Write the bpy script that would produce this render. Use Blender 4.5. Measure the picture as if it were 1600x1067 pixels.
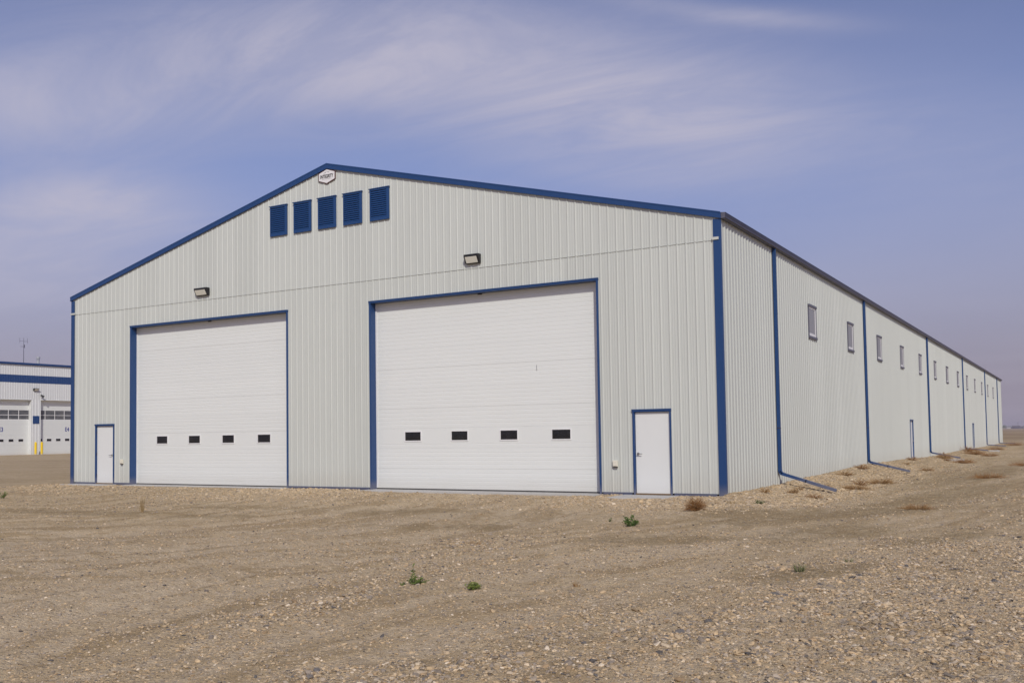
import bpy, bmesh, math, random
import numpy as np
from mathutils import Vector, Matrix

# ------------------------------------------------------------------ reset
for o in list(bpy.data.objects):
    bpy.data.objects.remove(o, do_unlink=True)
SC = bpy.context.scene
COL = SC.collection
R = math.radians

# ------------------------------------------------------------------ camera
YAW, PIT, ROL = 0.53361, 0.04691, -0.0144
CAM = Vector((7.7173, -24.1237, 1.6271))
fw = Vector((-math.sin(YAW)*math.cos(PIT), math.cos(YAW)*math.cos(PIT), math.sin(PIT)))
r0 = Vector((math.cos(YAW), math.sin(YAW), 0)); u0 = r0.cross(fw)
cr, sr = math.cos(ROL), math.sin(ROL)
rr = cr*r0 + sr*u0; uu = -sr*r0 + cr*u0
cd = bpy.data.cameras.new('camera'); cam = bpy.data.objects.new('camera', cd); COL.objects.link(cam)
cam.matrix_world = Matrix(((rr.x, uu.x, -fw.x, CAM.x), (rr.y, uu.y, -fw.y, CAM.y), (rr.z, uu.z, -fw.z, CAM.z), (0, 0, 0, 1)))
cd.sensor_width = 36; cd.sensor_fit = 'HORIZONTAL'
cd.lens = 1525.2/1600*36
cd.shift_x = 16.58/1600; cd.shift_y = 74.16/1600
cd.clip_start = .1; cd.clip_end = 12000
SC.camera = cam

# ------------------------------------------------------------------ light
SUN_AZ, SUN_EL = 37.0, 37.0           # azimuth east of the front wall's normal (-y), elevation
sdir = Vector((math.sin(R(SUN_AZ))*math.cos(R(SUN_EL)), -math.cos(R(SUN_AZ))*math.cos(R(SUN_EL)), math.sin(R(SUN_EL))))
sl = bpy.data.lights.new('sun', 'SUN'); so = bpy.data.objects.new('sun', sl); COL.objects.link(so)
sl.energy = 2.7; sl.angle = R(0.9); sl.color = (1.0, 0.958, 0.862)
so.rotation_euler = (-sdir).to_track_quat('-Z', 'Y').to_euler()
so.location = (40, -60, 60)

W = bpy.data.worlds.new('World'); SC.world = W; W.use_nodes = True
nt = W.node_tree; N = nt.nodes; L = nt.links
for n in list(N): N.remove(n)
def nd(tree, t, **kw):
    n = tree.nodes.new(t)
    for k, v in kw.items():
        if k.startswith('i_'):
            key = k[2:]
            n.inputs[int(key) if key.isdigit() else key.replace('_', ' ')].default_value = v
        else: setattr(n, k, v)
    return n
def mth(tree, op, a, b=None, clamp=False):
    n = tree.nodes.new('ShaderNodeMath'); n.operation = op; n.use_clamp = clamp
    for i, v in enumerate((a, b)):
        if v is None: continue
        if isinstance(v, (int, float)): n.inputs[i].default_value = v
        else: tree.links.new(v, n.inputs[i])
    return n.outputs[0]
def mixc(tree, fac, a, b, blend='MIX'):
    n = tree.nodes.new('ShaderNodeMix'); n.data_type = 'RGBA'; n.blend_type = blend
    for i, v in ((0, fac), (6, a), (7, b)):
        if isinstance(v, (int, float)): n.inputs[i].default_value = v
        elif isinstance(v, tuple): n.inputs[i].default_value = v if len(v) == 4 else (*v, 1)
        else: tree.links.new(v, n.inputs[i])
    return n.outputs[2]
def maprange(tree, v, a, b, c=0., d=1., smooth=True):
    n = tree.nodes.new('ShaderNodeMapRange'); n.interpolation_type = 'SMOOTHSTEP' if smooth else 'LINEAR'
    tree.links.new(v, n.inputs[0])
    for i, x in zip((1, 2, 3, 4), (a, b, c, d)): n.inputs[i].default_value = x
    return n.outputs[0]

sky = nd(nt, 'ShaderNodeTexSky', sky_type='NISHITA', sun_disc=False)
sky.sun_elevation = R(SUN_EL); sky.sun_rotation = R(180-SUN_AZ)
sky.altitude = 600; sky.air_density = 1.0; sky.dust_density = 1.2; sky.ozone_density = 2.5
tc = nd(nt, 'ShaderNodeTexCoord')
sep = nd(nt, 'ShaderNodeSeparateXYZ'); L.new(tc.outputs['Generated'], sep.inputs[0])
X, Y, Z = sep.outputs
AZ = mth(nt, 'MULTIPLY', mth(nt, 'ARCTAN2', X, Y), 57.29578)      # degrees, 0 = +y
EL = mth(nt, 'MULTIPLY', mth(nt, 'ARCSINE', Z), 57.29578)
# smoky air: violet grey towards the horizon all round
tint = mixc(nt, 1.0, sky.outputs[0], (1.0, .857, 1.03), 'MULTIPLY')
hz = maprange(nt, EL, .5, 18.5, 1., 0.)
smoke = mixc(nt, mth(nt, 'MULTIPLY', hz, .93), tint, (2.85, 2.52, 3.25))
# cirrus, laid out on a high flat layer
zz = mth(nt, 'ADD', mth(nt, 'MAXIMUM', Z, 0.), .10)
px = mth(nt, 'DIVIDE', X, zz); py = mth(nt, 'DIVIDE', Y, zz)
cmb = nd(nt, 'ShaderNodeCombineXYZ'); L.new(px, cmb.inputs[0]); L.new(py, cmb.inputs[1])
mp = nd(nt, 'ShaderNodeMapping'); mp.inputs['Rotation'].default_value = (0, 0, R(-38)); mp.inputs['Scale'].default_value = (.66, 1.55, 1)
L.new(cmb.outputs[0], mp.inputs[0])
n1 = nd(nt, 'ShaderNodeTexNoise', i_Scale=1.9, i_Detail=13., i_Roughness=.66, i_Distortion=1.0); L.new(mp.outputs[0], n1.inputs[0])
mp2 = nd(nt, 'ShaderNodeMapping'); mp2.inputs['Location'].default_value = (3.7, 1.9, 0); mp2.inputs['Scale'].default_value = (.45, .62, 1); L.new(cmb.outputs[0], mp2.inputs[0])
n2 = nd(nt, 'ShaderNodeTexNoise', i_Scale=1.0, i_Detail=4., i_Roughness=.5, i_Distortion=.3); L.new(mp2.outputs[0], n2.inputs[0])
def blob(a, e, wa, we, rot=0.):
    da = mth(nt, 'SUBTRACT', AZ, a); de = mth(nt, 'SUBTRACT', EL, e)
    c, s = math.cos(R(rot)), math.sin(R(rot))
    u = mth(nt, 'ADD', mth(nt, 'MULTIPLY', da, c/wa), mth(nt, 'MULTIPLY', de, s/wa))
    v = mth(nt, 'ADD', mth(nt, 'MULTIPLY', da, -s/we), mth(nt, 'MULTIPLY', de, c/we))
    q = mth(nt, 'ADD', mth(nt, 'MULTIPLY', u, u), mth(nt, 'MULTIPLY', v, v))
    return mth(nt, 'EXPONENT', mth(nt, 'MULTIPLY', q, -1.))
banks = [(-39, 21.2, 15, 3.6, 2, 1.0), (-27, 19.6, 12, 3.0, -8, .9), (-19, 17.6, 7.0, 3.0, -14, .75), (-55, 17.6, 9, 2.6, 6, .8),
         (-53.5, 12.6, 6.5, 1.7, 4, .95), (-57, 9.2, 8, 3.0, 6, .62), (-17.5, 23.0, 6.5, .55, -11, .55), (-31.5, 13.9, 3.0, .7, -4, .5), (-7, 15, 9, 2.6, -8, .26), (-24, 15.2, 7, 1.3, -6, .4)]
cov = None
for a, e, wa, we, rt, k in banks:
    b = mth(nt, 'MULTIPLY', blob(a, e, wa, we, rt), k)
    cov = b if cov is None else mth(nt, 'SUBTRACT', mth(nt, 'ADD', cov, b), mth(nt, 'MULTIPLY', cov, b))
wide = maprange(nt, n2.outputs[0], .42, .72)                    # the same cirrus carries on outside the frame
outside = mth(nt, 'MULTIPLY', maprange(nt, mth(nt, 'ABSOLUTE', mth(nt, 'ADD', AZ, 30.)), 34., 60.), .8)
high = maprange(nt, EL, 25., 36.)
cov = mth(nt, 'MAXIMUM', cov, mth(nt, 'MULTIPLY', wide, mth(nt, 'MAXIMUM', outside, high)))
tex = maprange(nt, n1.outputs[0], .34, .68)
dens = mth(nt, 'MULTIPLY', cov, mth(nt, 'ADD', mth(nt, 'MULTIPLY', tex, .40), .56), clamp=True)
veil = mth(nt, 'MULTIPLY', maprange(nt, n2.outputs[0], .35, .75), .16)
dens = mth(nt, 'MULTIPLY', mth(nt, 'ADD', dens, veil, clamp=True), .93)
lay = mixc(nt, dens, smoke, (5.25, 5.0, 6.0))
bg = nd(nt, 'ShaderNodeBackground'); L.new(lay, bg.inputs[0]); bg.inputs[1].default_value = .1
wo = nd(nt, 'ShaderNodeOutputWorld'); L.new(bg.outputs[0], wo.inputs[0])

SC.view_settings.view_transform = 'Standard'; SC.view_settings.look = 'None'
SC.view_settings.exposure = 0; SC.view_settings.gamma = 1; SC.view_settings.use_curve_mapping = False

# ------------------------------------------------------------------ helpers
def tag(o, label=None, cat=None, group=None, kind=None):
    for k, v in (('label', label), ('category', cat), ('group', group), ('kind', kind)):
        if v: o[k] = v
    return o
def link(o, parent=None):
    COL.objects.link(o)
    if parent: o.parent = parent
    return o
def empty(name, loc=(0, 0, 0)):
    o = bpy.data.objects.new(name, None); o.empty_display_size = .3; o.location = loc
    return link(o)
class MB:
    """collects boxes, prisms and quads into one mesh"""
    def __init__(s): s.v = []; s.f = []; s.m = []
    def add(s, vs, fs, mi=0):
        b = len(s.v); s.v += [tuple(v) for v in vs]
        for f in fs: s.f.append([i+b for i in f]); s.m.append(mi)
        return s
    def box(s, x0, x1, y0, y1, z0, z1, mi=0):
        v = [(x, y, z) for z in (z0, z1) for y in (y0, y1) for x in (x0, x1)]
        return s.add(v, [(0, 2, 3, 1), (4, 5, 7, 6), (0, 1, 5, 4), (2, 6, 7, 3), (0, 4, 6, 2), (1, 3, 7, 5)], mi)
    def prism(s, pts, vec, mi=0):
        n = len(pts); vec = Vector(vec)
        v = [Vector(p) for p in pts]; v += [p+vec for p in v]
        return s.add(v, [list(range(n))[::-1], list(range(n, 2*n))]+[(i, (i+1) % n, n+(i+1) % n, n+i) for i in range(n)], mi)
    def tube(s, path, rad, n=8, mi=0, cap=True):
        path = [Vector(p) for p in path]; rings = []
        rads = rad if isinstance(rad, (list, tuple)) else [rad]*len(path)
        for i, p in enumerate(path):
            d = (path[min(i+1, len(path)-1)]-path[max(i-1, 0)]).normalized()
            a = d.cross(Vector((0, 0, 1)))
            if a.length < .05: a = d.cross(Vector((0, 1, 0)))
            a.normalize(); b = d.cross(a)
            rings.append([p+rads[i]*(a*math.cos(2*math.pi*k/n)+b*math.sin(2*math.pi*k/n)) for k in range(n)])
        v = [q for r_ in rings for q in r_]; f = []
        for i in range(len(path)-1):
            for k in range(n):
                f.append((i*n+k, i*n+(k+1) % n, (i+1)*n+(k+1) % n, (i+1)*n+k))
        if cap: f += [list(range(n))[::-1], [(len(path)-1)*n+k for k in range(n)]]
        return s.add(v, f, mi)
    def mesh(s, name, mats, bevel=0., smooth=False):
        me = bpy.data.meshes.new(name); me.from_pydata(s.v, [], s.f)
        mats = mats if isinstance(mats, (list, tuple)) else [mats]
        for m in mats: me.materials.append(m)
        me.polygons.foreach_set('material_index', s.m)
        bm = bmesh.new(); bm.from_mesh(me)
        bmesh.ops.recalc_face_normals(bm, faces=bm.faces)
        if bevel: bmesh.ops.bevel(bm, geom=list(bm.edges), offset=bevel, segments=1, affect='EDGES', clamp_overlap=True)
        bm.to_mesh(me); bm.free()
        if smooth: me.polygons.foreach_set('use_smooth', [True]*len(me.polygons))
        me.update(); return me
    def obj(s, name, mats, parent=None, bevel=0., smooth=False):
        return link(bpy.data.objects.new(name, s.mesh(name, mats, bevel, smooth)), parent)
def inst(name, me, parent=None, loc=(0, 0, 0), rot=(0, 0, 0)):
    o = bpy.data.objects.new(name, me); o.location = loc; o.rotation_euler = rot
    return link(o, parent)

# ------------------------------------------------------------------ materials
def mat(name, col, rough=.5, metal=0., spec=.5):
    m = bpy.data.materials.new(name); m.use_nodes = True
    b = m.node_tree.nodes['Principled BSDF']
    b.inputs['Base Color'].default_value = (*col, 1); b.inputs['Roughness'].default_value = rough
    b.inputs['Metallic'].default_value = metal; b.inputs['Specular IOR Level'].default_value = spec
    return m, m.node_tree, b
def painted(name, col, rough=.45, var=.06, scale=(1.4, 1.4, .18), dirt=(.40, .34, .26), dirt_amt=.10, dirt_h=.6, rnd=.03, spec=.4, dents=.0):
    """factory paint on sheet metal: faint rain streaks, dust thrown up on the lowest part"""
    m, t, b = mat(name, col, rough, 0, spec)
    g = nd(t, 'ShaderNodeNewGeometry'); mp_ = nd(t, 'ShaderNodeMapping'); mp_.inputs['Scale'].default_value = scale
    t.links.new(g.outputs['Position'], mp_.inputs[0])
    n = nd(t, 'ShaderNodeTexNoise', i_Scale=2.2, i_Detail=6., i_Roughness=.6); t.links.new(mp_.outputs[0], n.inputs[0])
    n2_ = nd(t, 'ShaderNodeTexNoise', i_Scale=.35, i_Detail=4., i_Roughness=.55); t.links.new(g.outputs['Position'], n2_.inputs[0])
    oi = nd(t, 'ShaderNodeObjectInfo')
    k = mth(t, 'ADD', mth(t, 'MULTIPLY', mth(t, 'SUBTRACT', n.outputs[0], .5), var*2), mth(t, 'MULTIPLY', mth(t, 'SUBTRACT', n2_.outputs[0], .5), var*1.6))
    k = mth(t, 'ADD', k, mth(t, 'MULTIPLY', mth(t, 'SUBTRACT', oi.outputs['Random'], .5), rnd*2))
    k = mth(t, 'ADD', k, 1.)
    vm = nd(t, 'ShaderNodeVectorMath', operation='SCALE'); vm.inputs[0].default_value = col; t.links.new(k, vm.inputs['Scale'])
    sp = nd(t, 'ShaderNodeSeparateXYZ'); t.links.new(g.outputs['Position'], sp.inputs[0])
    low = maprange(t, sp.outputs[2], 0., dirt_h, 1., 0.)
    low = mth(t, 'MULTIPLY', mth(t, 'MULTIPLY', low, mth(t, 'ADD', n.outputs[0], .3)), dirt_amt*1.6, clamp=True)
    spots = maprange(t, nd_noise(t, g, 3.1), .70, .80, 0., .10)
    low = mth(t, 'MAXIMUM', low, spots) if dirt_amt else low
    c = mixc(t, low, vm.outputs[0], dirt); t.links.new(c, b.inputs['Base Color'])
    rg = mth(t, 'ADD', mth(t, 'MULTIPLY', n.outputs[0], .16), rough-.08); t.links.new(rg, b.inputs['Roughness'])
    if dents:
        bp = nd(t, 'ShaderNodeBump', i_Strength=dents, i_Distance=.02); n3 = nd(t, 'ShaderNodeTexNoise', i_Scale=1.7, i_Detail=2.)
        t.links.new(g.outputs['Position'], n3.inputs[0]); t.links.new(n3.outputs[0], bp.inputs['Height']); t.links.new(bp.outputs[0], b.inputs['Normal'])
    return m
def nd_noise(t, g, sc):
    n = nd(t, 'ShaderNodeTexNoise', i_Scale=sc, i_Detail=5., i_Roughness=.7); t.links.new(g.outputs['Position'], n.inputs[0]); return n.outputs[0]

M = {}
M['siding'] = painted('pale_grey_siding', (.553, .577, .540), .42, .035, dirt_amt=.16, dirt_h=.8, dents=.22)
M['siding_upper'] = painted('pale_grey_siding_gable', (.556, .580, .544), .42, .03, dirt_amt=.0, dents=.2)
M['blue'] = painted('blue_trim_paint', (.0155, .056, .172), .38, .08, dirt_amt=.22, dirt_h=.35, rnd=.02)
M['bluelouver'] = painted('blue_louver_paint', (.0135, .056, .175), .4, .06, dirt_amt=0., rnd=.03)
M['gutter'] = painted('dark_gutter_paint', (.040, .041, .078), .4, .1, dirt_amt=0.)
M['roof'] = painted('grey_roof_metal', (.36, .38, .39), .4, .06, dirt_amt=0.)
M['door'] = painted('white_door_paint', (.735, .757, .735), .4, .02, scale=(.3, .3, 1.2), dirt_amt=.20, dirt_h=.55, rnd=.012, dents=.05)
M['leaf'] = painted('white_steel_door', (.735, .752, .738), .42, .02, dirt_amt=.10, dirt_h=.4)
M['vinyl'] = painted('white_vinyl', (.76, .76, .76), .4, .02, dirt_amt=0.)
M['ivory'] = painted('ivory_plastic', (.72, .69, .58), .45, .03, dirt_amt=0.)
M['black'] = painted('black_housing', (.014, .014, .016), .45, .1, dirt_amt=0.)
M['slate'] = painted('slate_trim', (.11, .11, .145), .45, .08, dirt_amt=0.)
M['steel'] = mat('brushed_steel', (.45, .45, .44), .32, 1.)[0]
M['galv'] = painted('galvanised_steel', (.42, .43, .44), .45, .1, dirt_amt=0.)
M['lens'] = painted('frosted_lamp_lens', (.76, .76, .67), .3, .06, scale=(4, 4, 4), dirt_amt=0.)
M['seal'] = painted('weather_seal', (.06, .058, .055), .7, .1, dirt_amt=0.)
M['yellow'] = painted('yellow_bollard', (.85, .59, .012), .5, .08, dirt_amt=.3, dirt_h=.5)
M['rust'] = painted('worn_threshold', (.20, .13, .07), .7, .2, dirt_amt=0.)
M['signwhite'] = painted('sign_white', (.78, .77, .77), .4, .01, dirt_amt=0.)
M['signred'] = painted('sign_maroon', (.085, .022, .02), .5, .05, dirt_amt=0.)
M['signblack'] = painted('sign_black', (.016, .016, .018), .5, .05, dirt_amt=0.)
M['signgrey'] = painted('sign_grey', (.40, .40, .40), .5, .05, dirt_amt=0.)
M['bluemark'] = painted('blue_vinyl_lettering', (.03, .04, .26), .5, .05, dirt_amt=0.)
def glass(name, col, rough=.06, dusty=.12, screen=False):
    m, t, b = mat(name, col, rough, 0., .5)
    g = nd(t, 'ShaderNodeNewGeometry')
    c = mixc(t, mth(t, 'MULTIPLY', maprange(t, nd_noise(t, g, 1.6), .35, .75), dusty), (*col, 1), (.30, .29, .27))
    t.links.new(c, b.inputs['Base Color'])
    bp = nd(t, 'ShaderNodeBump', i_Strength=.05, i_Distance=.02); t.links.new(nd_noise(t, g, .9), bp.inputs['Height']); t.links.new(bp.outputs[0], b.inputs['Normal'])
    return m
M['darkglass'] = glass('dark_door_glass', (.008, .009, .011), .05, .05)
M['screen'] = glass('insect_screen_window', (.27, .27, .285), .35, .25)
M['farglass'] = glass('dusty_door_glazing', (.085, .09, .10), .12, .35)

def concrete():
    m, t, b = mat('broom_concrete', (.46, .45, .43), .85, 0, .3)
    g = nd(t, 'ShaderNodeNewGeometry')
    c = mixc(t, nd_noise(t, g, 1.2), (.36, .34, .31), (.56, .55, .53))
    c = mixc(t, maprange(t, nd_noise(t, g, 9.), .5, .75, 0., .5), c, (.33, .28, .22))
    t.links.new(c, b.inputs['Base Color'])
    bp = nd(t, 'ShaderNodeBump', i_Strength=.4, i_Distance=.01); t.links.new(nd_noise(t, g, 40.), bp.inputs['Height']); t.links.new(bp.outputs[0], b.inputs['Normal'])
    return m
M['concrete'] = concrete()

# ------------------------------------------------------------------ ground shape (shared by the sheet and the stones)
def hsh(ix, iy, seed):
    h = (ix.astype(np.int64)*374761393 + iy.astype(np.int64)*668265263 + seed*1442695040) & 0xFFFFFFFF
    h = ((h ^ (h >> 13))*1274126177) & 0xFFFFFFFF
    h = (h ^ (h >> 16)) & 0xFFFFFFFF
    return h/4294967295.0
def vnoise(x, y, sc, seed):
    x = x*sc; y = y*sc; ix = np.floor(x); iy = np.floor(y); fx = x-ix; fy = y-iy
    fx = fx*fx*(3-2*fx); fy = fy*fy*(3-2*fy)
    a = hsh(ix, iy, seed); b = hsh(ix+1, iy, seed); c = hsh(ix, iy+1, seed); d = hsh(ix+1, iy+1, seed)
    return (a*(1-fx)+b*fx)*(1-fy)+(c*(1-fx)+d*fx)*fy
def fbm(x, y, sc, seed, o=4):
    s = 0; a = .5; t = 0
    for i in range(o): s = s+a*vnoise(x, y, sc*2**i, seed+i*17); t += a; a *= .5
    return s/t
def sstep(a, b, x):
    t = np.clip((x-a)/(b-a), 0, 1); return t*t*(3-2*t)
def pdist(x, y, pts):
    """distance to a polyline and signed side (positive to its right)"""
    best = np.full(x.shape, 1e9); side = np.zeros(x.shape)
    for (ax, ay), (bx, by) in zip(pts[:-1], pts[1:]):
        dx, dy = bx-ax, by-ay; t = np.clip(((x-ax)*dx+(y-ay)*dy)/(dx*dx+dy*dy), 0, 1)
        d = np.hypot(x-ax-t*dx, y-ay-t*dy); s = (x-ax)*dy-(y-ay)*dx
        m_ = d < best; best = np.where(m_, d, best); side = np.where(m_, np.sign(s), side)
    return best, side
RUTS = [  # wheel tracks swinging off the lane towards the doors
    [(2.6, -24), (-.5, -20), (-2.0, -17.9), (-2.5, -16), (-2.6, -13.7), (-2.5, -10.8), (-2.7, -6.3), (-4.2, -1.5)],
    [(1.9, -22), (-.35, -19), (-.9, -17), (-1.2, -14.9), (-1.3, -11.5), (-1.3, -8.1), (-1.9, -4)],
    [(-1.8, -22), (-3.6, -18), (-4.4, -15), (-5.0, -12.7), (-5.0, -9), (-6.2, -5), (-6.8, -1.5)],
    [(-16, -17), (-11, -15.5), (-8.2, -13.6), (-6.6, -10.5), (-6.4, -7), (-8, -2)],
    [(-26, -12.5), (-18, -13), (-12, -12.2), (-9.2, -9), (-9.6, -5), (-14, -3)]]
LANE = [  # windrows of stones beside the lane along the long wall
    [(2.2, -24), (1.45, -20), (1.6, -19.1), (1.3, -18.1), (1.2, -16.8), (1.3, -15.7), (2.2, -13), (3.0, -10.4), (4.4, -4.5), (6.5, 3.4), (8, 20)],
    [(3.2, -24), (3.55, -19), (3.8, -17.4), (4.3, -15.9), (4.66, -14.3), (5.3, -10.9), (6.8, -4.3), (8.4, 8), (9, 22)]]
EDGE = LANE[1]
BAND = [(-16, -20), (-9.5, -16.5), (-5.6, -14), (-4.6, -10), (-5.2, -5), (-6.6, 0)]        # the beaten drive to the large door
OLIVE = [(-9.9, -9.4, 2.6, .7, 12), (-9.9, -6.9, 1.8, .7, 5), (-2.2, -9.2, 1.4, .6, 20), (-5.1, -6.6, 1.5, .8, 25), (2.3, -4.6, 1.5, 1.2, 60), (4.1, -7.7, 1.9, .9, 70),
         (2.2, -9.7, 1.3, .7, 30), (4.6, 5.2, 6.5, 1.2, 78), (3.4, -4.0, 3.5, 1.1, 60), (5.0, -12.6, 1.2, .35, 70), (4.2, 17, 9, 1.4, 84), (-13, -9.7, 2.5, .6, 0), (5.9, -8, 1.4, .4, 72)]
def masks(x, y):
    big = fbm(x, y, .22, 11); mid = fbm(x, y, .9, 23); fine = fbm(x, y, 3.1, 37)
    dl, _ = pdist(x, y, LANE[0]); de, side = pdist(x, y, EDGE)
    # stony margin to the right of the lane edge
    right = sstep(-1.1, .9, side*de + (mid-.5)*2.6)
    stony = np.maximum(right*(.18+.82*sstep(.36, .58, .5*mid+.5*big)), .75*np.exp(-(dl/.55)**2)*sstep(.3, .55, mid))
    near_wind = np.exp(-((de+.0)/.5)**2)*sstep(.35, .6, fine)
    stony = np.maximum(stony, .7*near_wind)
    # clean crushed gravel against the walls
    wall = np.maximum(sstep(2.7, 1.1, np.abs(x-.1)+(mid-.5)*1.6)*sstep(-2.2, -.5, y)*(x > -.2), sstep(-3.6, -1.2, y+(mid-.5)*2.4)*(x < .8)*(x > -30)*sstep(3.5, -1.0, np.abs(x+7.3)-3.6+5.0*(y < -20)) )
    front = sstep(-6.2, -2.6, y+(mid-.5)*3.4)*(x < 2.2)
    drive = np.maximum(sstep(4.4, 3.0, np.abs(x+7.3)), .55*sstep(4.0, 2.6, np.abs(x+18.6)))
    front = front*(1-.75*drive)
    wall = np.maximum(wall*(x > -.2), front)*(x < 3.5)
    patch = sstep(.50, .66, fbm(x, y, .45, 71))*.55
    stony = np.maximum(stony, patch*(1-.6*drive*(y > -9)))
    # bare wheel tracks
    tr = np.zeros_like(x)
    for r_ in RUTS:
        d, _ = pdist(x, y, r_); tr = np.maximum(tr, np.exp(-(d/(.42+.25*mid))**2))
    dband, _ = pdist(x, y, BAND); band = sstep(3.3, 1.7, dband+(mid-.5)*1.6)
    tr = np.maximum(tr, .85*band)
    oli = np.zeros_like(x)
    for cx, cy, a, b, rot in OLIVE:
        c, s = math.cos(R(rot)), math.sin(R(rot)); dx, dy = x-cx, y-cy
        q = ((dx*c+dy*s)/a)**2+((-dx*s+dy*c)/b)**2
        oli = np.maximum(oli, np.exp(-q))
    oli = sstep(.12, .72, oli*(.1+1.0*mid+.75*fine))
    rock = np.clip(np.maximum(stony, wall*.95)*(1-.8*tr)*(1-.8*oli), 0, 1)
    # streaks left by wheels and the grader blade, running along the drive and the lane
    sd = None; bd = None
    for q, off in ((BAND, 0.), (LANE[0], 31.), (LANE[1], 67.)):
        d, sg_ = pdist(x, y, q)
        if bd is None: bd = d; sd = d*sg_+off
        else: sd = np.where(d < bd, d*sg_+off, sd); bd = np.minimum(bd, d)
    streak = fbm(sd+(mid-.5)*.5, y*.08+big, 3.6, 301, 4)
    rock = np.clip(rock*(.55+.9*sstep(.38, .62, streak)), 0, 1)
    return dict(streak=streak, big=big, mid=mid, fine=fine, rock=rock, wall=np.clip(wall, 0, 1), track=tr, olive=oli, right=right)
def height(x, y, mk=None):
    mk = mk or masks(x, y)
    near = sstep(70, 25, np.hypot(x, y))
    h = -.035+.05*(mk['big']-.5)*near
    # bank along the long wall and the shallow swale beside it
    bank = np.interp(y, [-3, 0, 5, 19, 26, 38, 60, 80, 101, 130], [-.04, .05, .06, .19, .13, -.03, -.03, -.13, -.12, -.1])
    inb = sstep(-3, 1, y)*sstep(130, 104, y)
    prof = np.interp(x, [-.5, .0, 1.7, 3.4, 6.5, 9], [0, 0, 1, 1.05, .2, 0])
    h = np.where(x > -.5, h*(1-inb)+inb*(np.where(x < 1.7, bank*(1-prof)+prof*(-.245), -.225*prof-.03*(1-prof))+.03*(mk['big']-.5)), h)
    h = h + (mk['wall']*.02*(mk['mid'])) + .035*mk['rock']*(mk['mid']-.3)*near
    dl, _ = pdist(x, y, LANE[0]); de, _ = pdist(x, y, LANE[1])
    h = h + near*(.045*np.exp(-(dl/.35)**2)*mk['mid'] + .03*np.exp(-(de/.5)**2)*mk['mid'])
    for r_ in RUTS:
        d, _ = pdist(x, y, r_)
        h = h + near*(.35+.9*mk['big'])*(-.045*np.exp(-(d/.2)**2)+.036*np.exp(-((d-.40)/.13)**2)*(.2+1.3*mk['mid']))
    h = h + near*.028*(mk['streak']-.5) + near*(1-.55*mk['track'])*(.045*(mk['fine']-.5) + .034*(fbm(x, y, 6.5, 51, 3)-.5))
    h = np.where((x < .03) & (y > -1.2), np.minimum(h, -.015), h)          # never above the floor slab
    far = sstep(60, 95, -x)
    return h*(1-far)+.08*far

def axis(lo, hi, step, end_lo, end_hi, g=1.16):
    a = list(np.arange(lo, hi+1e-6, step))
    s, x = step, hi
    while x < end_hi: s *= g; x += s; a.append(x)
    s, x = step, lo; pre = []
    while x > end_lo: s *= g; x -= s; pre.append(x)
    return np.array(pre[::-1]+a)
gx = axis(-16, 12.5, .07, -4200, 4200); gy = axis(-22.5, 10, .07, -4200, 4200)
GX, GY = np.meshgrid(gx, gy); MK = masks(GX, GY); GZ = height(GX, GY, MK)
nx, ny = len(gx), len(gy)
verts = np.stack([GX.ravel(), GY.ravel(), GZ.ravel()], 1)
ii = (np.arange(ny-1)[:, None]*nx+np.arange(nx-1)[None]).ravel()
faces = np.stack([ii, ii+1, ii+nx+1, ii+nx], 1)
gme = bpy.data.meshes.new('ground')
gme.vertices.add(len(verts)); gme.vertices.foreach_set('co', verts.ravel())
gme.loops.add(faces.size); gme.loops.foreach_set('vertex_index', faces.ravel().astype(np.int32))
gme.polygons.add(len(faces)); gme.polygons.foreach_set('loop_start', np.arange(0, faces.size, 4, dtype=np.int32))
gme.update(calc_edges=True)
gme.polygons.foreach_set('use_smooth', [True]*len(faces))
for nm_ in ('rock', 'wall', 'track', 'olive', 'streak'):
    at = gme.attributes.new(nm_, 'FLOAT', 'POINT'); at.data.foreach_set('value', MK[nm_].ravel().astype(np.float32))

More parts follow.
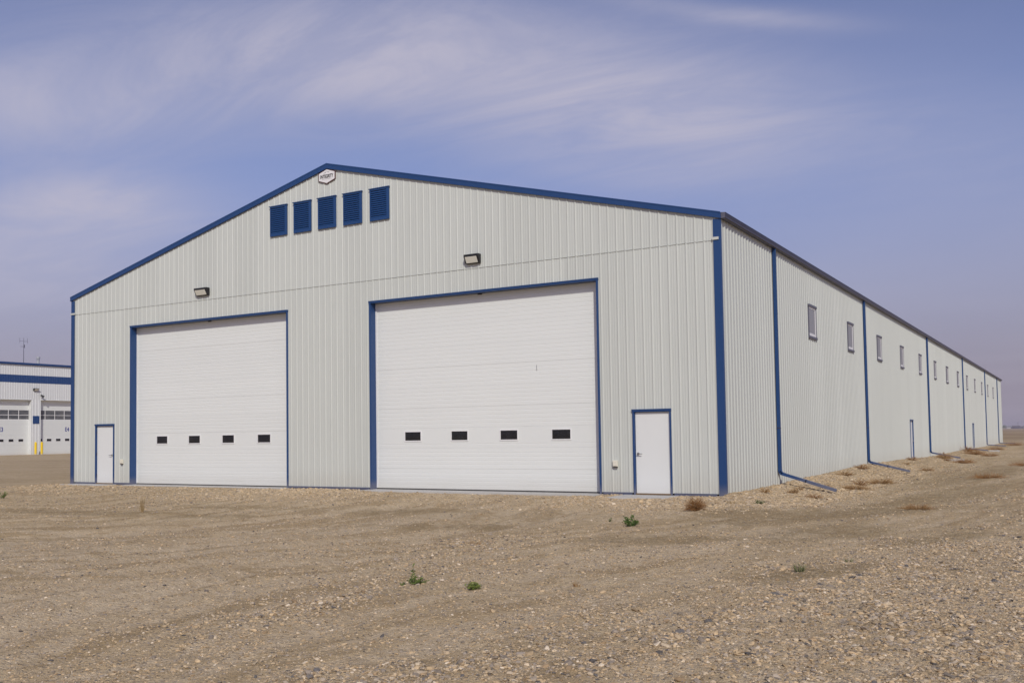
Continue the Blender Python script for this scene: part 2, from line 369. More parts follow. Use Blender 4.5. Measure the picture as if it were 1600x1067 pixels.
def ground_mat():
    m, t, b = mat('gravel_ground', (.3, .25, .2), .95, 0, .15)
    g = nd(t, 'ShaderNodeNewGeometry'); P = g.outputs['Position']
    A = {k: nd(t, 'ShaderNodeAttribute', attribute_name=k).outputs['Fac'] for k in ('rock', 'wall', 'track', 'olive', 'streak')}
    def noise(sc, d=5., r=.6):
        n = nd(t, 'ShaderNodeTexNoise', i_Scale=sc, i_Detail=d, i_Roughness=r); t.links.new(P, n.inputs[0]); return n.outputs[0]
    big = noise(.33); mid = noise(2.1); fin = noise(26., 4., .7)
    c = mixc(t, big, (.395, .298, .176), (.495, .392, .245))
    c = mixc(t, maprange(t, mid, .4, .7, 0., .55), c, (.46, .36, .222))
    n_streak = noise(.11, 6., .65); c = mixc(t, maprange(t, n_streak, .45, .7, 0., .5), c, (.345, .245, .132))
    clod_ = noise(5.5, 6., .75)
    c = mixc(t, mth(t, 'MULTIPLY', A['track'], .7), c, (.50, .408, .288))
    c = mixc(t, maprange(t, mth(t, 'ADD', A['streak'], mth(t, 'MULTIPLY', mth(t, 'SUBTRACT', clod_, .5), .5)), 0.54, .67, 0., .75), c, (.27, .192, .10))
    c = mixc(t, maprange(t, A['streak'], .48, .34, 0., .7), c, (.53, .43, .295))
    c = mixc(t, mth(t, 'MULTIPLY', A['wall'], .5), c, (.50, .385, .235))
    c = mixc(t, mth(t, 'MULTIPLY', mth(t, 'MULTIPLY', A['olive'], maprange(t, clod_, .32, .62, .35, 1.)), .9), c, (.17, .12, .053))
    clod = noise(7.5, 5., .68); grit = noise(15., 4., .7)
    c = mixc(t, maprange(t, clod, .47, .68, 0., .5), c, (.25, .178, .092))
    c = mixc(t, maprange(t, grit, .52, .7, 0., .5), c, (.50, .405, .28))
    c = mixc(t, maprange(t, grit, .46, .30, 0., .55), c, (.235, .172, .10))
    # pebble colours, two sizes
    def pebble(sc, lo, hi, amt, c):
        v = nd(t, 'ShaderNodeTexVoronoi', i_Scale=sc); t.links.new(P, v.inputs[0])
        hs = nd(t, 'ShaderNodeSeparateColor'); t.links.new(v.outputs['Color'], hs.inputs[0])
        rp = nd(t, 'ShaderNodeValToRGB'); rp.color_ramp.interpolation = 'CONSTANT'
        e = rp.color_ramp.elements; e[0].color = (.50, .385, .24, 1); e[0].position = 0
        e[1].color = (.27, .235, .20, 1); e[1].position = .38
        for p_, cc in ((.58, (.40, .32, .22)), (.74, (.58, .48, .35)), (.85, (.38, .245, .12)), (.93, (.14, .13, .125))):
            q = e.new(p_); q.color = (*cc, 1)
        t.links.new(hs.outputs[0], rp.inputs[0])
        sel = mth(t, 'MULTIPLY', maprange(t, hs.outputs[1], lo, hi), amt)
        core = maprange(t, v.outputs['Distance'], .25, .55, 1., .15)
        return mixc(t, mth(t, 'MULTIPLY', sel, core), c, rp.outputs[0]), mth(t, 'MULTIPLY', sel, core)
    dens = mth(t, 'ADD', mth(t, 'MULTIPLY', A['rock'], .55), .45)
    c, h1 = pebble(62., .25, .45, dens, c)
    c, h2 = pebble(24., .55, .7, dens, c)
    c = mixc(t, mth(t, 'MULTIPLY', maprange(t, fin, .35, .75), .45), c, (.28, .21, .122))
    # beyond the yard: dry grass and stubble field
    sp = nd(t, 'ShaderNodeSeparateXYZ'); t.links.new(P, sp.inputs[0])
    yard = noise(.55, 6., .7); c = mixc(t, maprange(t, yard, .48, .66, 0., .42), c, (.30, .215, .118)); c = mixc(t, maprange(t, yard, .46, .32, 0., .35), c, (.52, .42, .285))
    knob = noise(3.6, 4., .65); c = mixc(t, maprange(t, knob, .5, .66, 0., .34), c, (.265, .192, .105))
    far = maprange(t, mth(t, 'ADD', sp.outputs[1], mth(t, 'MULTIPLY', big, 60.)), 120., 190.)
    n_st = nd(t, 'ShaderNodeTexNoise', i_Scale=.02, i_Detail=6., i_Roughness=.6); t.links.new(P, n_st.inputs[0])
    field = mixc(t, maprange(t, n_st.outputs[0], .4, .62), (.23, .165, .095), (.34, .255, .155))
    c = mixc(t, far, c, field)
    gain = nd(t, 'ShaderNodeVectorMath', operation='SCALE'); t.links.new(c, gain.inputs[0]); gain.inputs['Scale'].default_value = 1.22; hs_ = nd(t, 'ShaderNodeHueSaturation', i_Saturation=1.02); t.links.new(gain.outputs[0], hs_.inputs['Color']); c = hs_.outputs[0]
    t.links.new(c, b.inputs['Base Color'])
    hgt = mth(t, 'ADD', mth(t, 'MULTIPLY', h2, .9), mth(t, 'ADD', mth(t, 'MULTIPLY', h1, .45), mth(t, 'ADD', mth(t, 'MULTIPLY', fin, .6), mth(t, 'MULTIPLY', grit, 1.3))))
    bp = nd(t, 'ShaderNodeBump', i_Strength=.9, i_Distance=.03); t.links.new(hgt, bp.inputs['Height']); t.links.new(bp.outputs[0], b.inputs['Normal'])
    return m
gme.materials.append(ground_mat())
ground = link(bpy.data.objects.new('ground', gme)); tag(ground, kind='structure')

def gz(x, y):
    return float(height(np.array([float(x)]), np.array([float(y)]))[0])

# ------------------------------------------------------------------ the long shed
WB, LB = 25.9, 103.2            # width along x, length along y
HE, HA, XA = 7.2177, 10.473, -12.9527
ZS = 6.54
SLOPE = (HA-HE)/(-XA)
shed = empty('storage_shed', (XA, 0, 0))
OFF = Vector((-XA, 0, 0))
class MBS(MB):
    """shed geometry is written in world coordinates, stored relative to the shed's base point"""
    def mesh(s, name, mats, bevel=0., smooth=False):
        s.v = [(x-XA, y, z) for x, y, z in s.v]; return MB.mesh(s, name, mats, bevel, smooth)
tag(shed, 'long pale grey ribbed metal storage shed with blue trim and two big white overhead doors', 'shed')

def rib_profile(pitch, n, h=.0175, base=.058, top=.022, mini=.0035):
    """(u, height) along a panel of n ribs, ribs centred on each pitch"""
    p = []
    for k in range(n):
        c = (k+.5)*pitch
        p += [(c-pitch/2, 0.), (c-base/2, 0.), (c-top/2, h), (c+top/2, h), (c+base/2, 0.)]
        g = (pitch-base)
        for q in (.33, .67):
            m_ = c+base/2+g*q
            if m_+.02 < c+pitch/2+pitch/2-base/2-.001 and m_+.02 < n*pitch:
                p += [(m_-.014, 0.), (m_-.007, mini), (m_+.007, mini), (m_+.014, 0.)]
    p.append((n*pitch, 0.)); p.sort()
    return p
def interp(p, u):
    for (a, ha), (b, hb) in zip(p[:-1], p[1:]):
        if a <= u <= b: return ha if b == a else ha+(hb-ha)*(u-a)/(b-a)
    return 0.
def sheet(prof, u_off, lo, hi, zbot, ztop, holes):
    """strips of a ribbed sheet from lo to hi (absolute u); holes are (u0,u1,z0,z1); ztop is a function of u"""
    us = {lo, hi}
    for a, _ in prof:
        if lo < a+u_off < hi: us.add(a+u_off)
    for h_ in holes:
        for q in h_[:2]:
            if lo < q < hi: us.add(q)
    us = sorted(us); out = []
    for a, b in zip(us[:-1], us[1:]):
        if b-a < 1e-5: continue
        mid = (a+b)/2
        cuts = sorted([(h_[2], h_[3]) for h_ in holes if h_[0] < mid < h_[1]])
        z = zbot; segs = []
        for c0, c1 in cuts:
            if c0 > z: segs.append((z, c0))
            z = max(z, c1)
        segs.append((z, None))
        for z0, z1 in segs:
            ta, tb = (ztop(a), ztop(b)) if z1 is None else (z1, z1)
            if min(ta, tb) > z0+1e-4:
                out.append((a, interp(prof, a-u_off), b, interp(prof, b-u_off), z0, ta, tb))
    return out

PF, PS = .2440, .2571           # rib pitch: front, long side
DOORS = [(-22.495, -14.700, 5.855), (-11.290, -3.424, 5.855)]
MAND = [(-24.468, -23.394, 2.243), (-2.486, -1.412, 2.243)]
FH = [(a, b, -1, c) for a, b, c in DOORS+MAND]
gable = lambda x: HE+SLOPE*(min(x, 2*XA-x)*-1) if False else (HE+SLOPE*(-x) if x > XA else HE+SLOPE*(x+WB))
prof = rib_profile(PF, 4); PW = PF*4
k0 = -10.18-.5*PF - PW*20
uoff = k0
while uoff < 0:
    lo, hi = max(uoff, -WB), min(uoff+PW, 0.)
    if hi-lo > .02:
        for (zb, zt, holes, yo, mm) in ((.05, lambda u: ZS, FH, 0., 'siding'), (ZS-.01, lambda u: gable(u)-.04, [], -.006, 'siding_upper')):
            st = sheet(prof, uoff, lo, hi, zb, zt, holes)
            if not st: continue
            mb = MBS()
            for a, ha, b, hb, z0, ta, tb in st:
                mb.add([(a, yo-ha, z0), (b, yo-hb, z0), (b, yo-hb, tb), (a, yo-ha, ta)], [(0, 1, 2, 3)])
            mb.obj('wall_panel', M[mm], shed)
    uoff += PW

WIN = [9.25, 15.68, 22.2, 28.72, 35.38, 42.07, 48.67, 55.57, 62.41, 69.29, 76.27, 83.18, 90.21]
WH, WZ0, WZ1 = 1.05, 4.80, 5.80
SD = [(31.25, 32.33, 2.12), (66.35, 67.45, 2.03)]
SH = [(w, w+WH, WZ0, WZ1) for w in WIN]+[(a, b, -1, c) for a, b, c in SD]
profs = rib_profile(PS, 4, .024, .11, .045, 0.); PWS = PS*4
plain = None; uoff = 0.
while uoff < LB:
    hi = min(uoff+PWS, LB)
    holed = any(h_[0] < hi and h_[1] > uoff for h_ in SH) or hi < uoff+PWS-1e-6
    if holed or plain is None:
        base = 0. if not holed else uoff
        st = sheet(profs, base, base, base+hi-uoff, -.35, lambda u: 7.10, SH if holed else [])
        mb = MB()
        for a, ha, b, hb, z0, ta, tb in st:
            mb.add([(ha, a-base, z0), (hb, b-base, z0), (hb, b-base, tb), (ha, a-base, ta)], [(0, 1, 2, 3)])
        me = mb.mesh('wall_panel', M['siding'])
        if not holed: plain = me
    else: me = plain
    if not holed: me = plain
    inst('wall_panel', me, shed, (-XA, uoff, 0))
    uoff += PWS
# floor slab, back and left walls, roof
mb = MBS(); mb.box(-WB+.05, -.02, .02, LB-.05, -.35, .0); mb.obj('floor_slab', M['concrete'], shed)
mb = MBS(); mb.box(-WB, -WB+.05, .05, LB, -.3, HE-.05); mb.obj('side_wall', M['siding_upper'], shed)
mb = MBS(); mb.prism([(-WB, LB, -.3), (0.0, LB, -.3), (0.0, LB, HE-.05), (XA, LB, HA-.05), (-WB, LB, HE-.05)], (0, .05, 0)); mb.obj('end_wall', M['siding_upper'], shed)
for s in (1, -1):
    mb = MBS(); xe = XA+s*(-XA+.04)
    mb.prism([(XA, -.03, HA-.05), (xe, -.03, HE-.06), (xe, -.03, HE-.015), (XA, -.03, HA-.005)], (0, LB+.06, 0))
    for q in range(int(LB/1.2)):
        yq = .4+q*1.2
        mb.prism([(XA, yq, HA-.005), (xe, yq, HE-.015), (xe, yq, HE+.01), (XA, yq, HA+.02)], (0, .04, 0))
    mb.obj('roof', M['roof'], shed)
# trims
def rake(s):
    xe = XA+s*(-XA+.05)
    p = [(XA, -.075, HA), (xe, -.075, HE-.01), (xe, -.075, HE-.165), (XA, -.075, HA-.165)]
    mb = MBS(); mb.prism(p, (0, .072, 0))
    p2 = [(XA, -.083, HA+.012), (xe, -.083, HE+.002), (xe, -.083, HE-.028), (XA, -.083, HA-.028)]
    mb.prism(p2, (0, .006, 0))
    return mb.obj('rake_trim', M['blue'], shed)
rake(1); rake(-1)
mb = MBS(); mb.prism([(-.165, -.036, .075), (.034, -.036, .075), (.034, .05, .075), (.026, .05, .075), (.026, -.028, .075), (-.165, -.028, .075)], (0, 0, HE-.165-.075)); mb.box(-.17, .036, -.038, -.026, -.02, .075); mb.obj('corner_trim', M['blue'], shed)
mb = MBS(); mb.box(-WB-.034, -WB+.165, -.036, -.027, .075, HE-.16); mb.box(-WB-.034, -WB-.026, -.027, .1, .075, HE-.16); mb.box(-WB-.036, -WB+.17, -.038, -.026, -.02, .075); mb.obj('corner_trim', M['blue'], shed)
mb = MBS(); mb.box(-.02, .03, LB+.0, LB+.06, -.3, HE-.2); mb.box(.026, .034, LB-.16, LB-.001, -.3, 7.05); mb.obj('corner_trim', M['siding_upper'], shed)
xs = [(-WB+.175, MAND[0][0]-.0), (MAND[0][1], DOORS[0][0]), (DOORS[0][1], DOORS[1][0]), (DOORS[1][1], MAND[1][0]), (MAND[1][1], -.175)]
for a, b in xs:
    mb = MBS(); mb.box(a+.055, b-.055, -.036, .01, -.005, .055); mb.box(a+.055, b-.055, -.046, -.034, .046, .058); mb.obj('base_trim', M['blue'], shed)
# z flashing between the two courses of siding, tails lapping over the corner trims
mb = MBS(); mb.prism([(-WB-.06, -.006, ZS-.01), (-WB-.06, -.0165, ZS-.014), (-WB-.06, -.0165, ZS-.024), (-WB-.06, -.006, ZS-.018)], (WB+.04, 0, 0))
mb.box(-.19, -.018, -.062, -.036, ZS-.02, ZS+.05); mb.box(-WB-.05, -WB+.2, -.062, -.036, ZS-.02, ZS+.045)
mb.obj('seam_flashing', M['siding_upper'], shed)
# gutter
mb = MBS(); g0, g1 = -.02, LB+.25
prof_g = [(.022, 7.055), (.125, 7.055), (.150, 7.075), (.150, 7.12), (.162, 7.135), (.162, 7.20), (.022, 7.20)]
mb.prism([(x, g0, z) for x, z in prof_g], (0, g1-g0, 0))
mb.box(.164, .170, g0, g1, 7.178, 7.202); mb.obj('gutter', M['gutter'], shed)
mb = MBS(); mb.prism([(.02, -.026, 7.055), (.150, -.026, 7.06), (.165, -.026, 7.20), (.02, -.026, 7.215)], (0, .005, 0)); mb.obj('gutter_end_cap', M['slate'], shed)

# downspouts with their kicked-out extension pipes
def unproj_side(y_app, x):      # where a thing standing x proud of the long wall sits, seen at y_app on the wall
    t = (CAM.x-x)/CAM.x; return CAM.y+t*(y_app-CAM.y)
DS = [(5.21, .39), (19.48, .29), (39.474, .23), (60.09, .11), (81.07, .04), (97.4, -.02)]
for i, (ya, zb) in enumerate(DS):
    y = unproj_side(ya, .07)
    w = .052
    mb = MBS()
    mb.box(.024, .106, y-w, y+w, zb+.10, 7.056)
    for q in (-.030, .0, .030): mb.box(.104, .111, y+q-.008, y+q+.008, zb+.10, 7.05)
    ds = mb.obj('downspout', M['blue'], shed)
    ex, ez = 1.66, -.105
    d = Vector((ex-.07, 0, ez-zb)).normalized(); nrm = Vector((-d.z, 0, d.x))
    # elbow: three mitred steps
    mb = MBS()
    path = [(.065, zb+.10), (.075, zb+.03), (.115, zb-.02), (.19, zb-.045)]
    for (xa, za), (xb, zb2) in zip(path[:-1], path[1:]):
        dv = Vector((xb-xa, 0, zb2-za)).normalized(); nn = Vector((-dv.z, 0, dv.x))*.044
        a = Vector((xa, y-w-.004, za))-dv*.012; b = Vector((xb, y-w-.004, zb2))+dv*.012
        mb.prism([a+nn, b+nn, b-nn, a-nn], (0, 2*w+.008, 0))
    mb.obj('elbow', M['blue'], ds)
    mb = MBS(); a = Vector((.17, y-w, zb-.04)); b = Vector((ex, y-w, ez)); dv = (b-a).normalized(); nn = Vector((-dv.z, 0, dv.x))*.042
    mb.prism([a+nn, b+nn, b-nn, a-nn], (0, 2*w, 0))
    mid_ = a.lerp(b, .42); mb.prism([mid_+nn*1.12, mid_+dv*.03+nn*1.12, mid_+dv*.03-nn*1.12, mid_-nn*1.12], (0, 2*w+.004, 0))
    mb.obj('extension_pipe', M['blue'], ds)
    mb = MBS(); mb.box(.02, .114, y-w-.006, y+w+.006, 1.70, 1.73); mb.box(.022, .035, y+w+.004, y+w+.30, 1.702, 1.728); mb.obj('strap', M['gutter'], ds)
    mb = MBS(); mb.box(.02, .114, y-w-.006, y+w+.006, 5.1, 5.13); mb.obj('strap', M['blue'], ds)

# side windows
for w in WIN:
    y0, y1 = w, w+WH
    mb = MBS()
    mb.box(-.01, .042, y0-.012, y0+.03, WZ0, WZ1); mb.box(-.01, .042, y1-.03, y1+.012, WZ0, WZ1)
    mb.box(-.01, .066, y0-.035, y1+.035, WZ1, WZ1+.075); mb.box(-.01, .066, y0-.035, y1+.035, WZ0-.075, WZ0)
    wf = mb.obj('window', M['slate'], shed)
    mb = MBS(); f = .06
    mb.box(.0, .03, y0+.03, y0+.03+f, WZ0, WZ1); mb.box(.0, .03, y1-.03-f-.03, y1-.03, WZ0, WZ1)
    mb.box(.0, .034, y0+.03+f, y1-.06-f, WZ0, WZ0+.10); mb.box(.0, .03, y0+.03+f, y1-.06-f, WZ1-f, WZ1)
    mb.obj('sash', M['vinyl'], wf)
    mb = MBS(); mb.box(.012, .02, y0+.03+f, y1-.06-f, WZ0+.10, WZ1-f); mb.obj('pane', M['screen'], wf)

# man doors
def lever(mb, x, y, z, s, ax):
    """rose and lever handle; ax 'x' = door in the front wall (faces -y), 'y' = in the long wall (faces +x)"""
    if ax == 'x':
        mb.tube([(x, y, z), (x, y-.025, z)], .034, 12); mb.tube([(x, y-.02, z), (x, y-.065, z), (x+s*.03, y-.07, z), (x+s*.13, y-.068, z-.006)], [.013, .013, .012, .010], 8)
    else:
        mb.tube([(y, x, z), (y+.025, x, z)], .034, 12); mb.tube([(y+.02, x, z), (y+.065, x, z), (y+.07, x+s*.03, z), (y+.068, x+s*.13, z-.006)], [.013, .013, .012, .010], 8)
for (a, b, zt), hs in zip(MAND, (-1, 1)):
    leaf = MBS(); leaf.box(a+.058, b-.045, .02, .065, .035, zt-.07); d_ = leaf.obj('man_door', M['leaf'], shed, bevel=.003)
    d_['label'] = 'white steel walk door beside the smaller left overhead door' if hs < 0 else 'white steel walk door beside the right corner'
    fr = MBS(); t_ = .05
    fr.box(a, a+t_, -.04, .075, .0, zt-.06); fr.box(b-.04, b, -.04, .075, .0, zt-.06)
    fr.box(a-.015, b+.012, -.05, .075, zt-.06, zt+.004); fr.box(a-.02, b+.015, -.06, -.048, zt-.012, zt+.008)
    fr.obj('door_frame', M['blue'], d_)
    sill = MBS(); sill.box(a+.05, b-.04, -.025, .07, .004, .032); sill.obj('threshold', M['rust'], d_)
    hm = MBS(); lever(hm, (b-.13) if hs < 0 else (a+.13), .02, 1.08, hs*1., 'x'); hm.obj('handle', M['steel'], d_, smooth=False)
    for zq in (.32, 1.12, 1.92):
        h_ = MBS(); xh = (a+.054) if hs < 0 else (b-.042)
        h_.tube([(xh, -.005, zq-.06), (xh, -.005, zq+.06)], .011, 8); h_.obj('hinge', M['gutter'], d_)
for a, b, zt in SD:
    leaf = MBS(); leaf.box(-.03, -.005, a+.06, b-.06, -.2, zt-.07); d_ = leaf.obj('man_door', M['leaf'], shed); d_['label'] = 'white walk door in the long side wall'
    fr = MBS(); fr.box(-.04, .05, a, a+.06, -.2, zt-.06); fr.box(-.04, .05, b-.06, b, -.2, zt-.06); fr.box(-.04, .06, a-.015, b+.015, zt-.06, zt+.01)
    fr.obj('door_frame', M['blue'], d_)
    hm = MBS(); lever(hm, b-.14, -.005, .98, -1, 'y'); hm.obj('handle', M['steel'], d_)
# meter boxes
for x0, x1, z0, z1 in ((-22.985, -22.845, .745, .925), (-3.065, -2.925, .715, .905)):
    mb = MBS(); mb.box(x0, x1, -.085, -.02, z0+.02, z1); mb.box(x0+.008, x1-.008, -.1, -.085, z0+.035, z1-.012)
    ob = mb.obj('outlet_box', M['ivory'], shed, bevel=.006)
    mb = MBS(); mb.box(x0+.01, x1-.01, -.075, -.03, z0, z0+.018); mb.obj('dark_underside', M['black'], ob)  # black block giving the outlet box its dark underside

# overhead doors
REC = .232
for di, (a, b, zt) in enumerate(DOORS):
    tr = MBS()
    tr.box(a, a+.062, -.04, REC+.02, .0, zt-.062); tr.box(b-.052, b, -.04, REC+.02, .0, zt-.062)
    tr.box(a-.012, b+.012, -.045, REC+.02, zt-.062, zt)
    tr.box(a-.016, b+.016, -.054, -.043, zt-.018, zt+.006)
    od = tr.obj('overhead_door', M['blue'], shed)
    od['label'] = 'smaller left white sectional overhead door' if di == 0 else 'larger right white sectional overhead door'
    x0, x1 = a+.062, b-.052
    wins = [(-21.37, -20.81), (-19.70, -19.13), (-18.02, -17.46), (-16.34, -15.765)] if di == 0 else [(-10.165, -9.58), (-8.455, -7.89), (-6.755, -6.195), (-5.07, -4.495)]
    wins = [(p+.035, q+.035) for p, q in wins]
    SEC = .610; n = 10
    for k in range(n):
        z0 = .035+k*SEC; z1 = min(z0+SEC, zt-.062)
        if z1-z0 < .03: break
        mb = MBS(); holes = [(p, q, 1.492, 1.752) for p, q in wins] if k == 2 else []
        zs = [(z0, .003), (z0+.004, .0)]
        q = z0+.118
        while q < z1-.05:
            zs += [(q-.012, 0.), (q-.003, .0036), (q+.003, .0036), (q+.012, 0.)]; q += .1185
        zs += [(z1-.004, 0.), (z1-.0005, .003)]
        zs = sorted(set(zs))
        if holes:
            zc = sorted(set([z for z, _ in zs if not (1.47 < z < 1.77)]+[1.492, 1.752])); dd = dict(zs); zs = [(z, dd.get(z, 0.)) for z in zc]
        cuts = sorted({x0, x1} | {v for h_ in holes for v in h_[:2]})
        jit = ((k*7+di*3) % 5-2)*.0012
        for (za, da), (zb, db) in zip(zs[:-1], zs[1:]):
            for xa, xb in zip(cuts[:-1], cuts[1:]):
                xm, zm = (xa+xb)/2, (za+zb)/2
                if any(h_[0] < xm < h_[1] and h_[2] < zm < h_[3] for h_ in holes): continue
                yy = REC+jit
                mb.add([(xa, yy+da, za), (xb, yy+da, za), (xb, yy+db, zb), (xa, yy+db, zb)], [(0, 1, 2, 3)])
        mb.box(x0, x1, REC+.012, REC+.05, z0+.001, z1+.003) if not holes else None
        mb.obj('door_section', M['door'], od)
    for p, q in wins:
        mb = MBS(); f = .032
        mb.box(p-f, p, REC-.012, REC+.02, 1.492-f, 1.752+f); mb.box(q, q+f, REC-.012, REC+.02, 1.492-f, 1.752+f)
        mb.box(p, q, REC-.012, REC+.02, 1.752, 1.752+f); mb.box(p, q, REC-.016, REC+.02, 1.492-f, 1.492)
        mb.obj('window_frame', M['vinyl'], od)
        mb = MBS(); mb.box(p, q, REC+.006, REC+.012, 1.492, 1.752); mb.obj('pane', M['darkglass'], od)
    mb = MBS(); mb.box(x0, x1, REC-.01, REC+.05, .003, .034); mb.obj('bottom_seal', M['seal'], od)
    mb = MBS(); mb.box(x0, x0+.05, REC-.02, REC-.004, .04, zt-.07); mb.box(x1-.05, x1, REC-.02, REC-.004, .04, zt-.07); mb.obj('jamb_seal', M['vinyl'], od)
    xm = (x0+x1)/2
    mb = MBS(); mb.box(xm-.07, xm+.07, REC-.035, REC-.003, zt-.095, zt-.066); mb.obj('header_bracket', M['black'], od)
    if di: 
        mb = MBS(); mb.box(-5.50, -5.48, REC-.014, REC-.001, 3.44, 3.60); mb.obj('slide_latch', M['galv'], od)
    # concrete strip under the door
    mb = MBS(); mb.box(a-.05, b+.05, -.62+(.2 if di == 0 else 0), .0, -.25, -.004-.0); mb.obj('door_apron', M['concrete'], shed)

# louvres in the gable
LV = [(-15.44, -14.71), (-14.39, -13.64), (-13.34, -12.59), (-12.285, -11.51), (-11.215, -10.465)]
lm = None
for i, (a, b) in enumerate(LV):
    w = .745
    if lm is None:
        fr = MB(); t_ = .035; tr_ = .085; h0, h1 = 0., 1.0
        fr.box(0, t_, -.045, .0, h0, h1); fr.box(w-tr_, w, -.045, .0, h0, h1); fr.box(t_, w-tr_, -.045, .0, h0, .085)
        fr.box(t_, w-tr_, -.045, .0, h1-.05, h1); fr.box(-.035, w+.02, -.065, .0, h1, h1+.026)
        lm = fr.mesh('louver', M['bluelouver'])
        sm_ = MB(); sm_.prism([(t_, -.044, 0.), (t_, -.038, -.004), (t_, -.006, .050), (t_, -.012, .056)], (w-t_-tr_, 0, 0)); slat = sm_.mesh('slat', M['bluelouver'])
        bk = MB(); bk.box(t_, w-tr_, -.006, -.002, .06, .96); back = bk.mesh('backing', M['signblack'])
    lo_ = inst('louver', lm, shed, (a-XA+.012, -.025, 8.365))
    for k in range(13): inst('slat', slat, lo_, (0, 0, .094+k*.0655))
    inst('backing', back, lo_)

# hexagonal name plate
def text_mesh(s, size, sx, mat_, bold=.0):
    cu = bpy.data.curves.new('lettering', 'FONT'); cu.body = s; cu.size = size; cu.align_x = 'CENTER'; cu.align_y = 'CENTER'; cu.offset = bold; cu.extrude = .002
    ob = bpy.data.objects.new('lettering_tmp', cu); COL.objects.link(ob)
    dg = bpy.context.evaluated_depsgraph_get(); me = bpy.data.meshes.new_from_object(ob.evaluated_get(dg))
    COL.objects.unlink(ob); bpy.data.objects.remove(ob)
    me.transform(Matrix.Diagonal((sx, 1, 1, 1))); me.materials.clear(); me.materials.append(mat_); return me
HC = (-12.955, 10.06)
def hexa(s): return [(HC[0], HC[1]+.245*s), (HC[0]+.36*s, HC[1]+.125*s), (HC[0]+.36*s, HC[1]-.125*s), (HC[0], HC[1]-.245*s), (HC[0]-.36*s, HC[1]-.125*s), (HC[0]-.36*s, HC[1]+.125*s)]
mb = MBS(); mb.prism([(x, -.052, z) for x, z in hexa(1.)], (0, .022, 0)); sg = mb.obj('name_sign', M['signred'], shed)
mb = MBS(); mb.prism([(x, -.056, z) for x, z in hexa(.91)], (0, .004, 0)); mb.obj('sign_face', M['signwhite'], sg)
lt = text_mesh('INTEGRITY', .16, .68, M['signblack'], .004)
lt.transform(Matrix.Translation((HC[0]-XA, -.0585, HC[1]-.005)) @ Matrix.Rotation(R(90), 4, 'X')); inst('lettering', lt, sg)
mb = MBS()
for p in ([(-.135, .105), (-.06, .125), (-.02, .155), (-.045, .118), (-.08, .108)], [(-.02, .178), (.03, .150), (.06, .128), (.115, .120), (.055, .142), (.0, .165)]):
    mb.prism([(HC[0]+x, -.060, HC[1]+z) for x, z in p], (0, .003, 0))
mb.obj('mountain_mark', M['signblack'], sg)
mb = MBS()
for k in range(11):
    x = -.19+k*.036; mb.box(HC[0]+x, HC[0]+x+.022, -.059, -.057, HC[1]-.098, HC[1]-.078)
mb.obj('small_print', M['signgrey'], sg)

# floodlights (wall packs)
def wall_pack(x0, x1, z0, z1):
    mb = MBS(); d = .21
    pr = [(x0, -.02, z0), (x0, -.10, z0), (x0, -d, z1-.07), (x0, -d, z1-.01), (x0, -d+.03, z1), (x0, -.02, z1)]
    mb.prism(pr, (x1-x0, 0, 0)); ob = mb.obj('wall_light', M['black'], shed, bevel=.006)
    A_ = Vector((0, -.10, z0)); B_ = Vector((0, -d, z1-.07)); nrm = Vector((0, -(B_.z-A_.z), (B_.y-A_.y))).normalized()
    a1 = A_.lerp(B_, .12)+nrm*.004; b1 = A_.lerp(B_, .96)+nrm*.004
    mb = MBS(); mb.prism([(x0+.05, a1.y, a1.z), (x1-.05, a1.y, a1.z), (x1-.05, b1.y, b1.z), (x0+.05, b1.y, b1.z)], nrm*.01)
    mb.obj('lens', M['lens'], ob)
wall_pack(-7.64, -7.15, 6.645, 6.915); wall_pack(-18.93, -18.34, 6.66, 6.925)

# concrete pads at the front walk doors
for i, (x0, x1, y0) in enumerate(((-2.74, -1.22, -1.25), (-25.6, -23.2, -.75))):
    mb = MB(); mb.box(x0, x1, y0, -.06, -.2, .0); o = mb.obj('door_pad', M['concrete'], None, bevel=.012); tag(o, kind='structure'); o.name = 'pavement_pad'

# ------------------------------------------------------------------ workshop on the left, far end of the yard
XB = -100.
ws = empty('workshop_building', (XB, 50, .0)); tag(ws, 'white and blue service workshop with numbered bay doors behind the shed on the left', 'workshop')
class MBW(MB):
    def mesh(s, name, mats, bevel=0., smooth=False):
        s.v = [(x-XB, y-50, z) for x, y, z in s.v]; return MB.mesh(s, name, mats, bevel, smooth)
M['wsiding'] = painted('white_workshop_siding', (.70, .715, .71), .45, .04, dirt_amt=.1, dirt_h=1.)
M['wblue'] = painted('royal_blue_siding', (.011, .052, .175), .42, .06, dirt_amt=0.)
BW, PIER = 7.42, 1.22
bays = [48.9-(BW+PIER)*k for k in (2, 1, 0, -1)]
Y0, Y1 = bays[0]-4, bays[-1]+BW+4
def ribbed(name, y0, y1, z0, z1, mm, proud=0.):
    mb = MBW(); pr = rib_profile(.305, max(1, int((y1-y0)/.305)), .028, .09, .04, 0.)
    sc_ = (y1-y0)/pr[-1][0]; pr = [(a*sc_, h) for a, h in pr]
    for (a, ha), (b, hb) in zip(pr[:-1], pr[1:]):
        if b-a < 1e-6: continue
        mb.add([(XB+proud+ha, y0+a, z0), (XB+proud+hb, y0+b, z0), (XB+proud+hb, y0+b, z1), (XB+proud+ha, y0+a, z1)], [(0, 1, 2, 3)])
    return mb.obj(name, M[mm], ws)
DT = 6.66
ribbed('upper_wall', Y0, Y1, 9.53, 10.75, 'wsiding'); ribbed('blue_band', Y0, Y1, 8.62, 9.53, 'wblue', .012); ribbed('wall', Y0, Y1, DT, 8.62, 'wsiding')
ye = Y0
